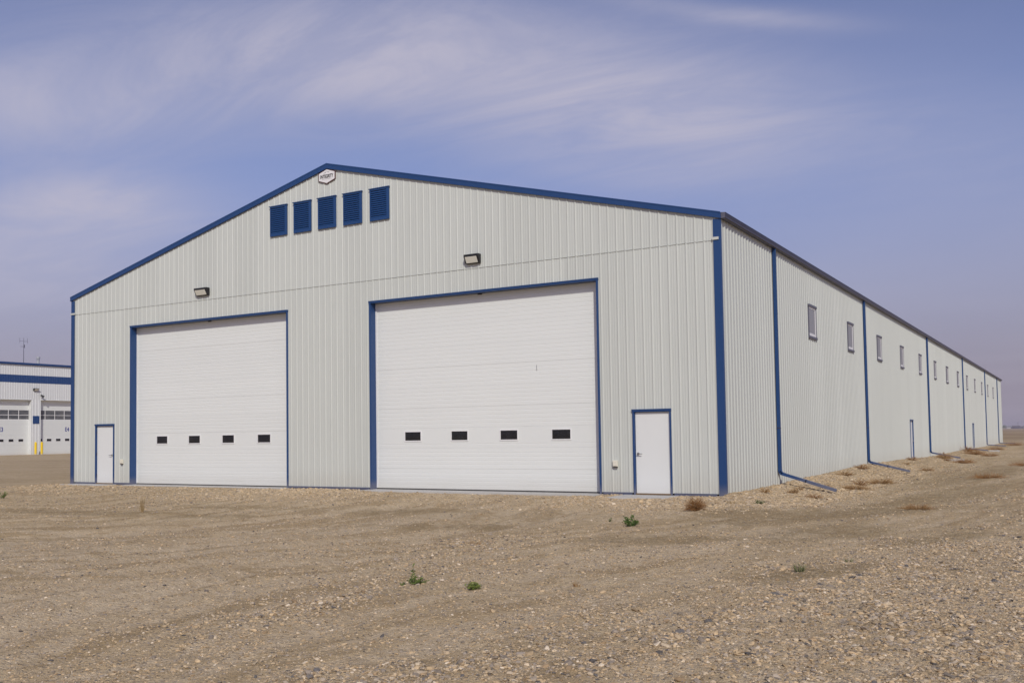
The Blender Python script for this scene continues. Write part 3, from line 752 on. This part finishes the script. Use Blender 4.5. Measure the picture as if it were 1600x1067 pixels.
for y in bays+[Y1+.0]:
    a, b = ye, (y if y < Y1 else Y1)
    ribbed('pier_wall', a, b, -.1, DT, 'wsiding')
    if b-a < 2:
        mb = MBW(); mb.box(XB+.03, XB+.045, a+.18, b-.18, 3.77, 4.70); o = mb.obj('bay_marker', M['wblue'], ws)
        mb = MBW(); c = (a+b)/2-.1; mb.prism([(XB+.03, c-.3, 7.70), (XB+.16, c-.3, 7.70), (XB+.34, c-.3, 7.93), (XB+.34, c-.3, 8.0), (XB+.03, c-.3, 8.0)], (0, .6, 0)); o = mb.obj('wall_light', M['black'], ws)
        mb = MBW(); mb.prism([(XB+.19, c-.24, 7.72), (XB+.345, c-.24, 7.92), (XB+.345, c+.24, 7.92), (XB+.19, c+.24, 7.72)], (.01, 0, -.01)); mb.obj('lens', M['lens'], o)
        if a > 45:
            mb = MBW(); mb.tube([(XB+.02, 48.92, 7.22), (XB+.22, 48.92, 7.18)], .06, 8); mb.tube([(XB+.2, 48.80, 7.17), (XB+.48, 49.02, 7.02)], [.11, .11], 10); mb.obj('security_camera', M['black'], ws)
    ye = y+BW
XD = XB-.5
for k, y in enumerate(bays):
    mb = MBW(); mb.box(XD-.1, XB+.028, y-.02, y, -.1, DT); mb.box(XD-.1, XB+.028, y+BW, y+BW+.02, -.1, DT); mb.box(XD-.1, XB+.035, y-.04, y+BW+.04, DT-.07, DT)
    od = mb.obj('overhead_door', M['wsiding'], ws)
    mb = MBW(); yl0, yl1 = y-.4, y+BW
    z = .03
    while z < DT-.1:
        z2 = min(z+.61, DT-.05)
        if not (4.15 < z+.3 < 5.4): mb.box(XD-.06, XD, yl0, yl1, z, z2-.012); mb.box(XD-.06, XD-.012, yl0, yl1, z2-.012, z2)
        z = z2
    mb.box(XD-.06, XD-.001, yl0, yl1, 3.8, 4.19); mb.box(XD-.06, XD-.001, yl0, yl1, 5.39, 5.6)
    mb.obj('door_leaf', M['door'], od)
    pw = 1.30; npn = 6; y0w = yl0+.05
    for q in range(npn):
        for zr in (4.22, 4.83):
            mb = MBW(); mb.box(XD-.05, XD-.03, y0w+q*pw+.03, y0w+(q+1)*pw-.03, zr, zr+.55); mb.obj('pane', M['farglass'], od)
    mb = MBW()
    for q in range(npn+1): mb.box(XD-.06, XD+.004, y0w+q*pw-.03, y0w+q*pw+.03, 4.19, 5.39)
    for zr in (4.19, 4.77, 5.38): mb.box(XD-.06, XD+.003, y0w, y0w+npn*pw, zr, zr+.06 if zr != 5.38 else 5.41)
    mb.obj('glazing_bars', M['vinyl'], od)
    for q in range(6):
        yy = yl0+.35+q*1.235
        mb = MBW(); mb.box(XD+.002, XD+.02, yy-.04, yy+.64, 1.62, 1.99); f_ = mb.obj('window', M['vinyl'], od)
        mb = MBW(); mb.box(XD+.02, XD+.024, yy, yy+.6, 1.66, 1.95); mb.obj('glass', M['darkglass'], f_)
    num = {0: 'E2', 1: 'E3', 2: 'E4', 3: 'E5'}[k]
    if num in ('E3', 'E4'):
        t_ = text_mesh(num, .74, .80, M['bluemark'], .014)
        yc = 52.85 if num == 'E4' else 44.2
        t_.transform(Matrix.Translation((XD+.006-XB, yc-50, 3.06)) @ Matrix.Rotation(R(90), 4, 'Z') @ Matrix.Rotation(R(90), 4, 'X')); inst('bay_number', t_, od)
mb = MBW(); mb.box(XB-30, XB-.7, Y0, Y1, -.1, 10.7); mb.obj('building_core', M['wsiding'], ws)
mb = MBW(); mb.box(XB-30.2, XB+.14, Y0-.1, Y1+.1, 10.74, 11.0); mb.box(XB-.02, XB+.19, Y0-.1, Y1+.1, 10.78, 10.98); mb.obj('roof_fascia', M['wblue'], ws)
mb = MBW(); cy, cx = 50.55, XB-3
mb.tube([(cx, cy, 10.9), (cx, cy, 11.75)], .16, 12); mb.tube([(cx, cy, 11.72), (cx, cy, 11.8)], .20, 12); mb.tube([(cx, cy, 11.88), (cx, cy, 12.1)], .23, 12)
for q in range(4): mb.box(cx+.15*math.cos(q*1.57+.4)-.015, cx+.15*math.cos(q*1.57+.4)+.015, cy+.15*math.sin(q*1.57+.4)-.015, cy+.15*math.sin(q*1.57+.4)+.015, 11.78, 11.9)
mb.obj('flue_pipe', M['galv'], ws)
# radio mast standing on the workshop roof edge
ms = empty('radio_mast', (-108, 51.9, 11.0)); tag(ms, 'thin grey radio mast with small antennas rising over the workshop roof', 'mast')
mb = MB(); mb.tube([(0, 0, -.05), (0, 0, 2.0), (0, 0, 3.9)], [.04, .035, .02], 6); mb.obj('pole', M['slate'], ms)
mb = MB(); mb.tube([(0, -.55, 3.45), (0, .55, 3.45)], .016, 5); mb.tube([(0, -.55, 3.2), (0, -.55, 3.85)], .018, 5); mb.tube([(0, .5, 3.2), (0, .5, 3.85)], .018, 5); mb.obj('antenna', M['slate'], ms)
mb = MB(); mb.tube([(0, -.45, 2.75), (0, .1, 2.75)], .02, 5); mb.tube([(0, .08, 2.6), (0, .08, 3.0)], .07, 6); mb.obj('antenna', M['slate'], ms)
# bollards
bp_ = None
for i, (y, lab) in enumerate(((47.62, 'yellow pipe bollard nearest the frame edge, in front of the white pier'), (48.42, 'yellow pipe bollard at the corner of bay door E4'))):
    b_ = empty('bollard', (-99.0, y, .08)); tag(b_, lab, 'bollard', 'yellow bollards by the workshop door')
    if bp_ is None:
        m1 = MB(); m1.tube([(0, 0, -.05), (0, 0, 1.40), (0, 0, 1.47), (0, 0, 1.51)], [.135, .135, .10, .03], 14); p1 = m1.mesh('post', M['yellow'], smooth=False)
        m2 = MB(); m2.tube([(0, 0, -.05), (0, 0, .03)], [.2, .18], 14); p2 = m2.mesh('footing', M['concrete']); bp_ = 1
    inst('post', p1, b_); inst('footing', p2, b_)

# ------------------------------------------------------------------ gravel: loose stones (uncountable)
rng = np.random.default_rng(5)
def scatter(n, x0, x1, y0, y1):
    x = rng.uniform(x0, x1, n); y = rng.uniform(y0, y1, n); return x, y
xa_, ya_ = scatter(560000, -7, 13, -22.6, -8); xb_, yb_ = scatter(1800000, -27, 14, -22.6, 24)
xs_ = np.concatenate([xa_, xb_]); ys_ = np.concatenate([ya_, yb_])
xc_, yc_ = scatter(150000, 0.05, 3.6, -3, 24); xd_, yd_ = scatter(130000, -16, .05, -5.5, -.02)
xe_, ye_ = scatter(130000, .05, 4.2, 24, 75); xs_ = np.concatenate([xs_, xc_, xd_, xe_]); ys_ = np.concatenate([ys_, yc_, yd_, ye_])
dx, dy = xs_-CAM.x, ys_-CAM.y; dist = np.hypot(dx, dy)
ang = np.arctan2(dx, dy)                                   # keep what the yard in view can show
keep = (ang > R(-70)) & (ang < R(14)) & ~((ys_ > -.05) & (xs_ < .05)) & (xs_ < 14)
keep &= ~((xs_ > -2.76) & (xs_ < -1.2) & (ys_ > -1.28)) & ~((xs_ < -23.1) & (xs_ > -25.7) & (ys_ > -.78))
for a, b, _ in DOORS: keep &= ~((xs_ > a) & (xs_ < b) & (ys_ > -.6))
xs_, ys_, dist = xs_[keep], ys_[keep], dist[keep]
mk = masks(xs_, ys_)
lod = np.clip((13./np.maximum(dist, 4))**.9, .3, 1.)
prob = (.46+.54*mk['rock']**1.1)*(1-.35*mk['track'])*(1-.6*mk['olive'])*lod*(.5+.5*sstep(.3, .5, vnoise(xs_, ys_, 5., 91)))
sel = rng.random(len(xs_)) < prob*.95
xs_, ys_, dist = xs_[sel], ys_[sel], dist[sel]; mk = {k: v[sel] for k, v in mk.items()}
n = len(xs_)
size = np.clip(np.exp(rng.normal(math.log(.0070), .50, n)), .0035, .036)*(1+.15*mk['right']+.35*mk['wall'])*(.70+.30*mk['rock'])*np.clip((dist/13)**.5, 1., 1.45)
zs_ = height(xs_, ys_, mk)+size*rng.uniform(-.25, .2, n)
pal = np.array([(.50, .385, .245), (.44, .35, .235), (.29, .25, .21), (.54, .45, .33), (.36, .265, .165), (.14, .132, .13), (.37, .315, .25), (.62, .54, .43)])
wts = np.array([.27, .17, .17, .12, .07, .05, .11, .04])
ci = rng.choice(len(pal), n, p=wts); colr = pal[ci]*np.array((1.04, 1., .94))*rng.uniform(.62, 1.2, (n, 1))
warm = mk['wall'][:, None]; colr = colr*(1-.30*warm)+.30*warm*np.array((.53, .41, .255))
sme = bpy.data.meshes.new('gravel_stones'); sme.vertices.add(n); sme.vertices.foreach_set('co', np.stack([xs_, ys_, zs_], 1).ravel())
def vattr(nm_, tp, key, arr):
    a = sme.attributes.new(nm_, tp, 'POINT'); a.data.foreach_set(key, np.ascontiguousarray(arr, dtype=np.float32).ravel())
vattr('stone_rot', 'FLOAT_VECTOR', 'vector', np.stack([rng.uniform(-.5, .5, n), rng.uniform(-.5, .5, n), rng.uniform(0, 6.28, n)], 1))
vattr('stone_size', 'FLOAT_VECTOR', 'vector', size[:, None]*np.stack([rng.uniform(.9, 1.5, n), rng.uniform(.75, 1.1, n), rng.uniform(.4, .7, n)], 1))
vattr('stone_tone', 'FLOAT_COLOR', 'color', np.concatenate([colr, np.ones((n, 1))], 1))
a = sme.attributes.new('stone_pick', 'INT', 'POINT'); a.data.foreach_set('value', rng.integers(0, 5, n).astype(np.int32))
def stone_mat():
    m, t, b = mat('loose_stone', (.35, .3, .25), .9, 0, .2)
    at = nd(t, 'ShaderNodeAttribute', attribute_name='stone_tone', attribute_type='INSTANCER')
    g = nd(t, 'ShaderNodeNewGeometry'); nn = nd_noise(t, g, 60.)
    vm = nd(t, 'ShaderNodeVectorMath', operation='SCALE'); t.links.new(at.outputs['Vector'], vm.inputs[0]); t.links.new(mth(t, 'ADD', mth(t, 'MULTIPLY', nn, .5), .75), vm.inputs['Scale'])
    t.links.new(vm.outputs[0], b.inputs['Base Color']); return m
STM = stone_mat(); sme.materials.append(STM)
gr = link(bpy.data.objects.new('gravel', sme)); tag(gr, 'loose tan and grey gravel stones strewn over the yard', 'gravel', None, 'stuff')
tree = bpy.data.node_groups.new('gravel_stones', 'GeometryNodeTree')
tree.interface.new_socket('Geometry', in_out='INPUT', socket_type='NodeSocketGeometry'); tree.interface.new_socket('Geometry', in_out='OUTPUT', socket_type='NodeSocketGeometry')
gi = tree.nodes.new('NodeGroupInput'); go = tree.nodes.new('NodeGroupOutput')
g2i = tree.nodes.new('GeometryNodeGeometryToInstance')
for k in range(5):
    ico = tree.nodes.new('GeometryNodeMeshIcoSphere'); ico.inputs['Radius'].default_value = 1.; ico.inputs['Subdivisions'].default_value = 2
    sp_ = tree.nodes.new('GeometryNodeSetPosition'); tree.links.new(ico.outputs['Mesh'], sp_.inputs['Geometry'])
    nz = tree.nodes.new('ShaderNodeTexNoise'); nz.noise_dimensions = '4D'; nz.inputs['W'].default_value = k*3.7; nz.inputs['Scale'].default_value = .95; nz.inputs['Detail'].default_value = 1.
    pos = tree.nodes.new('GeometryNodeInputPosition'); tree.links.new(pos.outputs[0], nz.inputs['Vector'])
    s1 = tree.nodes.new('ShaderNodeVectorMath'); s1.operation = 'SUBTRACT'; tree.links.new(nz.outputs['Color'], s1.inputs[0]); s1.inputs[1].default_value = (.5, .5, .5)
    s2 = tree.nodes.new('ShaderNodeVectorMath'); s2.operation = 'SCALE'; tree.links.new(s1.outputs[0], s2.inputs[0]); s2.inputs['Scale'].default_value = 1.5
    tree.links.new(s2.outputs[0], sp_.inputs['Offset'])
    smt = tree.nodes.new('GeometryNodeSetMaterial'); smt.inputs['Material'].default_value = STM; tree.links.new(sp_.outputs[0], smt.inputs[0])
    tree.links.new(smt.outputs[0], g2i.inputs[0])
iop = tree.nodes.new('GeometryNodeInstanceOnPoints'); tree.links.new(gi.outputs[0], iop.inputs['Points']); tree.links.new(g2i.outputs[0], iop.inputs['Instance'])
iop.inputs['Pick Instance'].default_value = True
def named(nm_, tp):
    q = tree.nodes.new('GeometryNodeInputNamedAttribute'); q.data_type = tp; q.inputs['Name'].default_value = nm_
    return q.outputs['Attribute']
tree.links.new(named('stone_pick', 'INT'), iop.inputs['Instance Index'])
tree.links.new(named('stone_rot', 'FLOAT_VECTOR'), iop.inputs['Rotation']); tree.links.new(named('stone_size', 'FLOAT_VECTOR'), iop.inputs['Scale'])
tree.links.new(iop.outputs[0], go.inputs[0])
md = gr.modifiers.new('stones', 'NODES'); md.node_group = tree
print('stones', n)

# ------------------------------------------------------------------ weeds
def plant_mat(name, c0, c1):
    m, t, b = mat(name, c0, .7, 0, .2)
    g = nd(t, 'ShaderNodeNewGeometry'); c = mixc(t, maprange(t, nd_noise(t, g, 22.), .35, .65), (*c0, 1), (*c1, 1)); t.links.new(c, b.inputs['Base Color'])
    b.inputs['Subsurface Weight'].default_value = 0.
    return m
PM = {'green': plant_mat('weed_green', (.075, .125, .028), (.17, .21, .055)), 'bright': plant_mat('weed_yellow_green', (.11, .16, .03), (.23, .25, .07)),
      'dark': plant_mat('weed_dark_green', (.055, .115, .025), (.13, .20, .05)), 'sage': plant_mat('weed_sage', (.12, .14, .065), (.23, .23, .11)),
      'rust': plant_mat('tumbleweed_rust', (.21, .10, .035), (.34, .19, .075)), 'straw': plant_mat('dry_straw', (.27, .185, .085), (.37, .27, .14)), 'brown': plant_mat('dry_brown', (.25, .14, .055), (.37, .235, .11))}
prs = random.Random(9)
def blade(mb, p, d, ln, w, bend=.3, seg=3):
    d = Vector(d).normalized(); side = d.cross(Vector((prs.uniform(-1, 1), prs.uniform(-1, 1), .4))).normalized()
    pts = []; q = Vector(p); dd = d.copy()
    for k in range(seg+1):
        t_ = k/seg; ww = w*(1-t_)**.8*.5+.0006
        pts += [q-side*ww, q+side*ww]; q = q+dd*ln/seg; dd = (dd+Vector((prs.uniform(-1, 1)*.25, prs.uniform(-1, 1)*.25, -bend*t_))).normalized()
    mb.add(pts, [(2*k, 2*k+1, 2*k+3, 2*k+2) for k in range(seg)])
def leafq(mb, p, d, ln, w):
    d = Vector(d).normalized(); s = d.cross(Vector((prs.uniform(-1, 1), prs.uniform(-1, 1), prs.uniform(.2, 1)))).normalized(); p = Vector(p)
    up = s.cross(d)*ln*.12
    mb.add([p, p+d*ln*.45+s*w*.5+up, p+d*ln, p+d*ln*.45-s*w*.5+up], [(0, 1, 2, 3)])
def rdir(zmin=.05, zmax=1.): 
    a = prs.uniform(0, 6.283); z = prs.uniform(zmin, zmax); r_ = math.sqrt(max(0, 1-z*z)); return Vector((r_*math.cos(a), r_*math.sin(a), z))
def grass(name, x, y, rad, h, n, mt, lab, cat, spread=.5, w=.007, grp=None, lean=0):
    mb = MB()
    for k in range(n):
        a = prs.uniform(0, 6.283); r_ = rad*.6*math.sqrt(prs.random())
        d = Vector((math.cos(a)*spread*prs.random()+lean, math.sin(a)*spread*prs.random(), 1))
        blade(mb, (r_*math.cos(a), r_*math.sin(a), -.01), d, h*prs.uniform(.5, 1.05), w*prs.uniform(.7, 1.3), .5)
    o = mb.obj(name, PM[mt]); o.location = (x, y, gz(x, y)); tag(o, lab, cat, grp); return o
def weed(name, x, y, rad, h, stems, mt, lab, cat, leaf=.035, dens=9, stalk=None, grp=None):
    """leafy weed: branching stems with small leaves along them"""
    root = empty(name, (x, y, gz(x, y))); tag(root, lab, cat, grp)
    st = MB(); lf = MB()
    def stem(p, d, ln, r0):
        q = Vector(p); dd = Vector(d).normalized(); pts = [q.copy()]; seg = 4
        for k in range(seg):
            q = q+dd*ln/seg; dd = (dd+rdir(-.3, .8)*.3).normalized(); pts.append(q.copy())
        st.tube(pts, [r0*(1-.7*i/seg) for i in range(seg+1)], 4, cap=False)
        for k in range(dens):
            t_ = prs.uniform(.15, 1)*seg; i = min(int(t_), seg-1); b_ = pts[i].lerp(pts[i+1], t_-i)
            leafq(lf, b_, rdir(-.2, .9), leaf*prs.uniform(.6, 1.3), leaf*.42*prs.uniform(.7, 1.3))
    for k in range(stems):
        d = rdir(.25, .95); hh = Vector((d.x*rad, d.y*rad, d.z*h)); stem((d.x*rad*.1, d.y*rad*.1, -.01), hh, hh.length*prs.uniform(.7, 1.05), .004)
    if stalk: stem((stalk[0], stalk[1], 0), (stalk[2], stalk[3], 1), stalk[4], .005); stem((stalk[0], stalk[1]+.01, 0), (stalk[2]+.1, stalk[3], 1), stalk[4]*.75, .004)
    lm_ = lf.obj('leaves', PM[mt], root); st.obj('stems', PM['sage' if mt != 'rust' else 'brown'], root)
    return root
def tumble(name, x, y, rx, h, n, mt, lab, cat, grp=None):
    """dry skeleton of a bushy weed: a ball of fine branching twigs"""
    mb = MB()
    for k in range(n):
        d = rdir(.02, .98); ln = prs.uniform(.55, 1.05); tip = Vector((d.x*rx, d.y*rx, d.z*h))*ln; mid_ = tip*.5+Vector((0, 0, .12*h))+rdir(-1, 1)*.06*rx
        base = Vector((d.x*rx*.22*prs.random(), d.y*rx*.22*prs.random(), -.01))
        for p, q, w0, w1 in ((base, mid_, .005, .004), (mid_, tip, .004, .001)):
            s = (q-p).cross(rdir(-1, 1)).normalized(); mb.add([p-s*w0, p+s*w0, q+s*w1, q-s*w1], [(0, 1, 2, 3)])
        for j in range(4):
            p = mid_.lerp(tip, prs.random()); q = p+(rdir(-.3, 1)*.6+d*.5)*rx*.32; s = (q-p).cross(rdir(-1, 1)).normalized()*.0028
            mb.add([p-s, p+s, q], [(0, 1, 2)])
    o = mb.obj(name, PM[mt]); o.location = (x, y, gz(x, y)); tag(o, lab, cat, grp); return o
weed('green_weed', 1.36, -15.25, .12, .11, 13, 'green', 'low green weed with one taller stalk, left of a pair on the open gravel', 'weed', .042, 12, (-.07, -.02, .06, 0., .22))
weed('green_weed', 2.04, -15.18, .105, .10, 24, 'bright', 'compact yellow green weed tuft, right of a pair on the open gravel', 'weed', .034, 12)
weed('green_weed', .72, -7.80, .17, .24, 24, 'dark', 'bushy bright green weed on the dirt below the right walk door', 'weed', .05, 14)
tumble('tumbleweed', .72, -4.35, .30, .32, 230, 'rust', 'rust brown dry tumbleweed on the gravel in front of the shed corner', 'tumbleweed')
grass('grass_tuft', 4.86, -12.55, .09, .14, 70, 'sage', 'small olive green grass tuft alone on the right hand dirt', 'grass tuft', .7, .008)
grass('grass_tuft', -10.78, -9.05, .08, .42, 40, 'straw', 'tall upright straw grass tuft on the left near the small door', 'grass tuft', .22, .008)
weed('green_weed', 1.25, -1.5, .17, .10, 14, 'sage', 'flat grey green weed on the gravel bank just right of the shed corner', 'weed', .05, 10)
weed('green_weed', -19.9, -6.6, .14, .30, 10, 'green', 'green sprig at the left edge of the picture', 'weed', .05, 12)
grass('dry_sprig', -.25, -11.5, .16, .08, 45, 'brown', 'low brown dry sprig on bare dirt in front of the large door', 'dry weed', 1.3, .007)
weed('green_weed', 1.55, -14.6, .04, .05, 5, 'green', 'tiny green sprout left of the stalked weed', 'weed', .025, 8).location = (1.28, -15.42, gz(1.28, -15.42))
weed('green_weed', .05, -7.2, .06, .10, 6, 'sage', 'faint small weed left of the bushy green one', 'weed', .035, 8)
grass('grass_tuft', 5.15, -11.2, .07, .07, 30, 'sage', 'tiny olive tuft up slope from the lone grass tuft', 'grass tuft', .9, .007)
grass('dry_sprig', 3.0, -14.6, .06, .08, 25, 'brown', 'tiny brown twig tuft on the stony lane edge', 'dry weed', .9, .006)
grass('dry_sprig', .9, -2.1, .35, .12, 90, 'straw', 'scrappy straw tuft at the foot of the shed corner', 'dry weed', 1.4, .008)
for (px_, py_, rx, h, nn_, lab) in (
    (.95, 2.9, .34, .22, 130, 'small brown dry weed on the bank before the first downspout pipe'), (1.15, 5.9, .42, .24, 150, 'brown dry weed leaning over the first downspout pipe'),
    (1.75, 7.2, .9, .16, 220, 'wide low rusty weed patch beyond the first downspout pipe'), (1.9, 10.8, .95, .22, 240, 'broad rusty weed patch on the bank between first and second downspouts'),
    (2.0, 21.5, .6, .25, 140, 'brown dry weed just past the second downspout pipe'), (.9, 38.0, 1.0, .55, 260, 'large brown dry bush under the third downspout pipe'),
    (2.4, 33.0, 1.2, .35, 220, 'wide rusty dry bush in front of the third downspout pipe'), (1.4, 50.5, 1.5, .6, 260, 'large dry bush against the wall before the fourth downspout'),
    (2.6, 47., 1.2, .35, 180, 'low dry bush beside the end of the fourth downspout pipe'), (1.7, 66., 1.6, .45, 200, 'dry bush beyond the far side door'),
    (1.9, 88., 2.0, .55, 200, 'dry bush near the far end of the shed'), (4.8, -2.6, .7, .10, 170, 'flat rusty weed patch on the dark dirt right of the bank'),
    (4.9, 14.5, 1.2, .2, 200, 'low rusty weed patch on the far right dirt'), (5.6, 26., 1.5, .3, 200, 'dry weed patch on the far right beside the lane')):
    tumble('dry_weed', px_, py_, rx*.62, h*.55, int(nn_*.7), 'brown' if rx < 1.1 else 'rust', lab, 'dry weed', 'dry weeds along the long wall')
# scraps of dry weed caught on the gravel bank: a few shapes, each scrap an object
scrap = []
spans = [(1.0, 5.0, 'between the shed corner and the first downspout'), (6.5, 18, 'between the first and second downspouts'), (21, 37, 'between the second and third downspouts'), (41, 58, 'between the third and fourth downspouts')]
for bi, (ya, yb, where) in enumerate(spans):
    for k, which in enumerate(('nearest', 'middle', 'farthest')):
        y_ = ya+(yb-ya)*(k+prs.uniform(.15, .85))/3; x_ = (.35, 1.25, .7)[(k+bi) % 3]*prs.uniform(.8, 1.25); sc_ = prs.uniform(.7, 1.3)*(1+y_/70)
        if len(scrap) < 4:
            o = tumble('weed_scrap', x_, y_, .28, .17, 60, 'rust' if len(scrap) % 2 else 'brown', 'x', 'dry weed', 'weed scraps on the gravel bank'); scrap.append(o)
        else:
            o = scrap[(k+bi) % 4].copy(); COL.objects.link(o); o.location = (x_, y_, gz(x_, y_))
        o['label'] = which+' small scrap of dry brown weed '+where
        o.rotation_euler = (0, 0, prs.uniform(0, 6.28)); o.scale = (sc_*prs.uniform(.8, 1.6), sc_, sc_*prs.uniform(.7, 1.2))
# splash slabs lying by the far downspouts
for x, y, lab in ((1.6, 36.2, 'pale concrete splash slab on the ground at the third downspout'), (2.0, 60.5, 'pale concrete splash slab on the ground at the fourth downspout')):
    q_ = .5 if y < 50 else .34; mb = MB(); mb.box(-q_, q_, -.35, .35, -.05, .05); mb.box(-q_, q_, -.35, -.28, .05, .085); mb.box(-q_, q_, .28, .35, .05, .085)
    o = mb.obj('splash_slab', M['concrete'], None, bevel=.01); o.location = (x, y, gz(x, y)+.02); tag(o, lab, 'slab', 'splash slabs')

# ------------------------------------------------------------------ far horizon on the right
M['fardark'] = painted('far_shed_paint', (.055, .05, .075), .7, .05, dirt_amt=0.); M['farwhite'] = painted('far_white_paint', (.55, .54, .52), .6, .05, dirt_amt=0.); M['farroof'] = painted('far_roof', (.20, .17, .16), .7, .05, dirt_amt=0.)
def far_at(px_, D):
    a = px_; d = fw+((a-800+16.58)/1525.2)*rr; d.z = 0; d.normalize(); return Vector((CAM.x, CAM.y, 0))+d*D
def far_house(px_, D, w, dp, h, rh, mw, lab):
    p = far_at(px_, D); t = empty('far_building', (p.x, p.y, gz(p.x, p.y))); t.rotation_euler = (0, 0, -YAW*.0+R(8)); tag(t, lab, 'building', 'far buildings on the horizon')
    mb = MB(); mb.box(-w/2, w/2, -dp/2, dp/2, -.5, h); wl = mb.obj('wall', M[mw], t)
    mb = MB(); mb.prism([(-w/2-.3, -dp/2-.3, h), (-w/2-.3, dp/2+.3, h), (-w/2-.3, 0, h+rh)], (w+.6, 0, 0)); mb.obj('roof', M['farroof'], t)
far_house(1585.5, 1500, 9.0, 8, 3.4, .9, 'fardark', 'dark flat building right of the long wall on the horizon, widest there')
far_house(1579.0, 1650, 3.6, 6, 2.2, .7, 'fardark', 'small dark shed left of the widest building on the horizon')
far_house(1573.6, 1600, 5.0, 6, 2.0, .8, 'farwhite', 'small pale house on the horizon near the shed corner')
far_house(1594.5, 1700, 9., 7, 2.6, .8, 'fardark', 'long low dark building on the horizon at the right frame edge')
far_house(1604., 1500, 10., 8, 3.2, 1.2, 'farwhite', 'pale building on the horizon past the right frame edge')
p = far_at(1588.4, 1450); mb = MB(); mb.tube([(0, 0, -.2), (0, 0, 9.)], [.22, .10], 6); mb.box(-.9, .9, -.08, .08, 7.6, 7.8); o = mb.obj('utility_pole', M['fardark']); o.location = (p.x, p.y, gz(p.x, p.y)); tag(o, 'thin utility pole on the horizon beside the dark building', 'pole')
def far_tree(px_, D, h, w, lab):
    p = far_at(px_, D); t = empty('far_tree', (p.x, p.y, gz(p.x, p.y))); tag(t, lab, 'tree', 'far trees on the horizon')
    mb = MB(); mb.tube([(0, 0, -.3), (0, 0, h*.5)], [.3, .15], 5); mb.obj('trunk', PM['brown'], t)
    mb = MB()
    for k in range(150):
        d = rdir(-.9, .98)*prs.uniform(.4, 1); c = Vector((d.x*w/2, d.y*w/2, h*.6+d.z*h*.4)); s = w*.10
        e1 = rdir(-1, 1)*s; e2 = rdir(-1, 1)*s; mb.add([c-e1, c-e2, c+e1, c+e2], [(0, 1, 2, 3)])
    mb.obj('crown', PM['dark'], t)
far_tree(1566.4, 1350, 5.2, 2.6, 'narrow dark tree on the horizon touching the shed corner'); far_tree(1569.4, 1500, 5.6, 1.8, 'second slim tree right of the shed corner on the horizon')
far_tree(1591.5, 1700, 3.4, 4.2, 'round low tree between the far buildings'); far_tree(1599, 1600, 4., 4.5, 'low tree at the right frame edge on the horizon')
# hazy tree line closing the plain
mb = MB()
for k in range(260):
    D = 2900+prs.uniform(-60, 60); p = far_at(prs.uniform(1450, 1900), D); hh = prs.uniform(2.5, 6.)
    for j in range(10):
        c = p+Vector((prs.uniform(-14, 14), prs.uniform(-6, 6), hh*prs.uniform(.1, .95))); e1 = rdir(-1, 1)*2.2; e2 = rdir(-1, 1)*2.2; mb.add([c-e1, c-e2, c+e1, c+e2], [(0, 1, 2, 3)])
o = mb.obj('tree_line', PM['dark']); tag(o, 'faint line of trees far off along the horizon', 'tree line', None, 'stuff')

# ------------------------------------------------------------------ smoky air
HAZE = True
if HAZE:
    mb = MB(); mb.box(-4300, 4300, -4300, 4300, -1.4, 18.); hz_me = mb.mesh('haze', [])
    hm = bpy.data.materials.new('haze_air'); hm.use_nodes = True; t = hm.node_tree
    for n_ in list(t.nodes): t.nodes.remove(n_)
    ou = t.nodes.new('ShaderNodeOutputMaterial'); pv = t.nodes.new('ShaderNodeVolumePrincipled')
    pv.inputs['Color'].default_value = (.80, .74, .84, 1); pv.inputs['Density'].default_value = .00035; pv.inputs['Anisotropy'].default_value = 0.
    t.links.new(pv.outputs[0], ou.inputs['Volume']); hz_me.materials.clear(); hz_me.materials.append(hm)
    tag(link(bpy.data.objects.new('haze', hz_me)), 'thin violet smoke haze over the plain', 'haze', None, 'stuff')
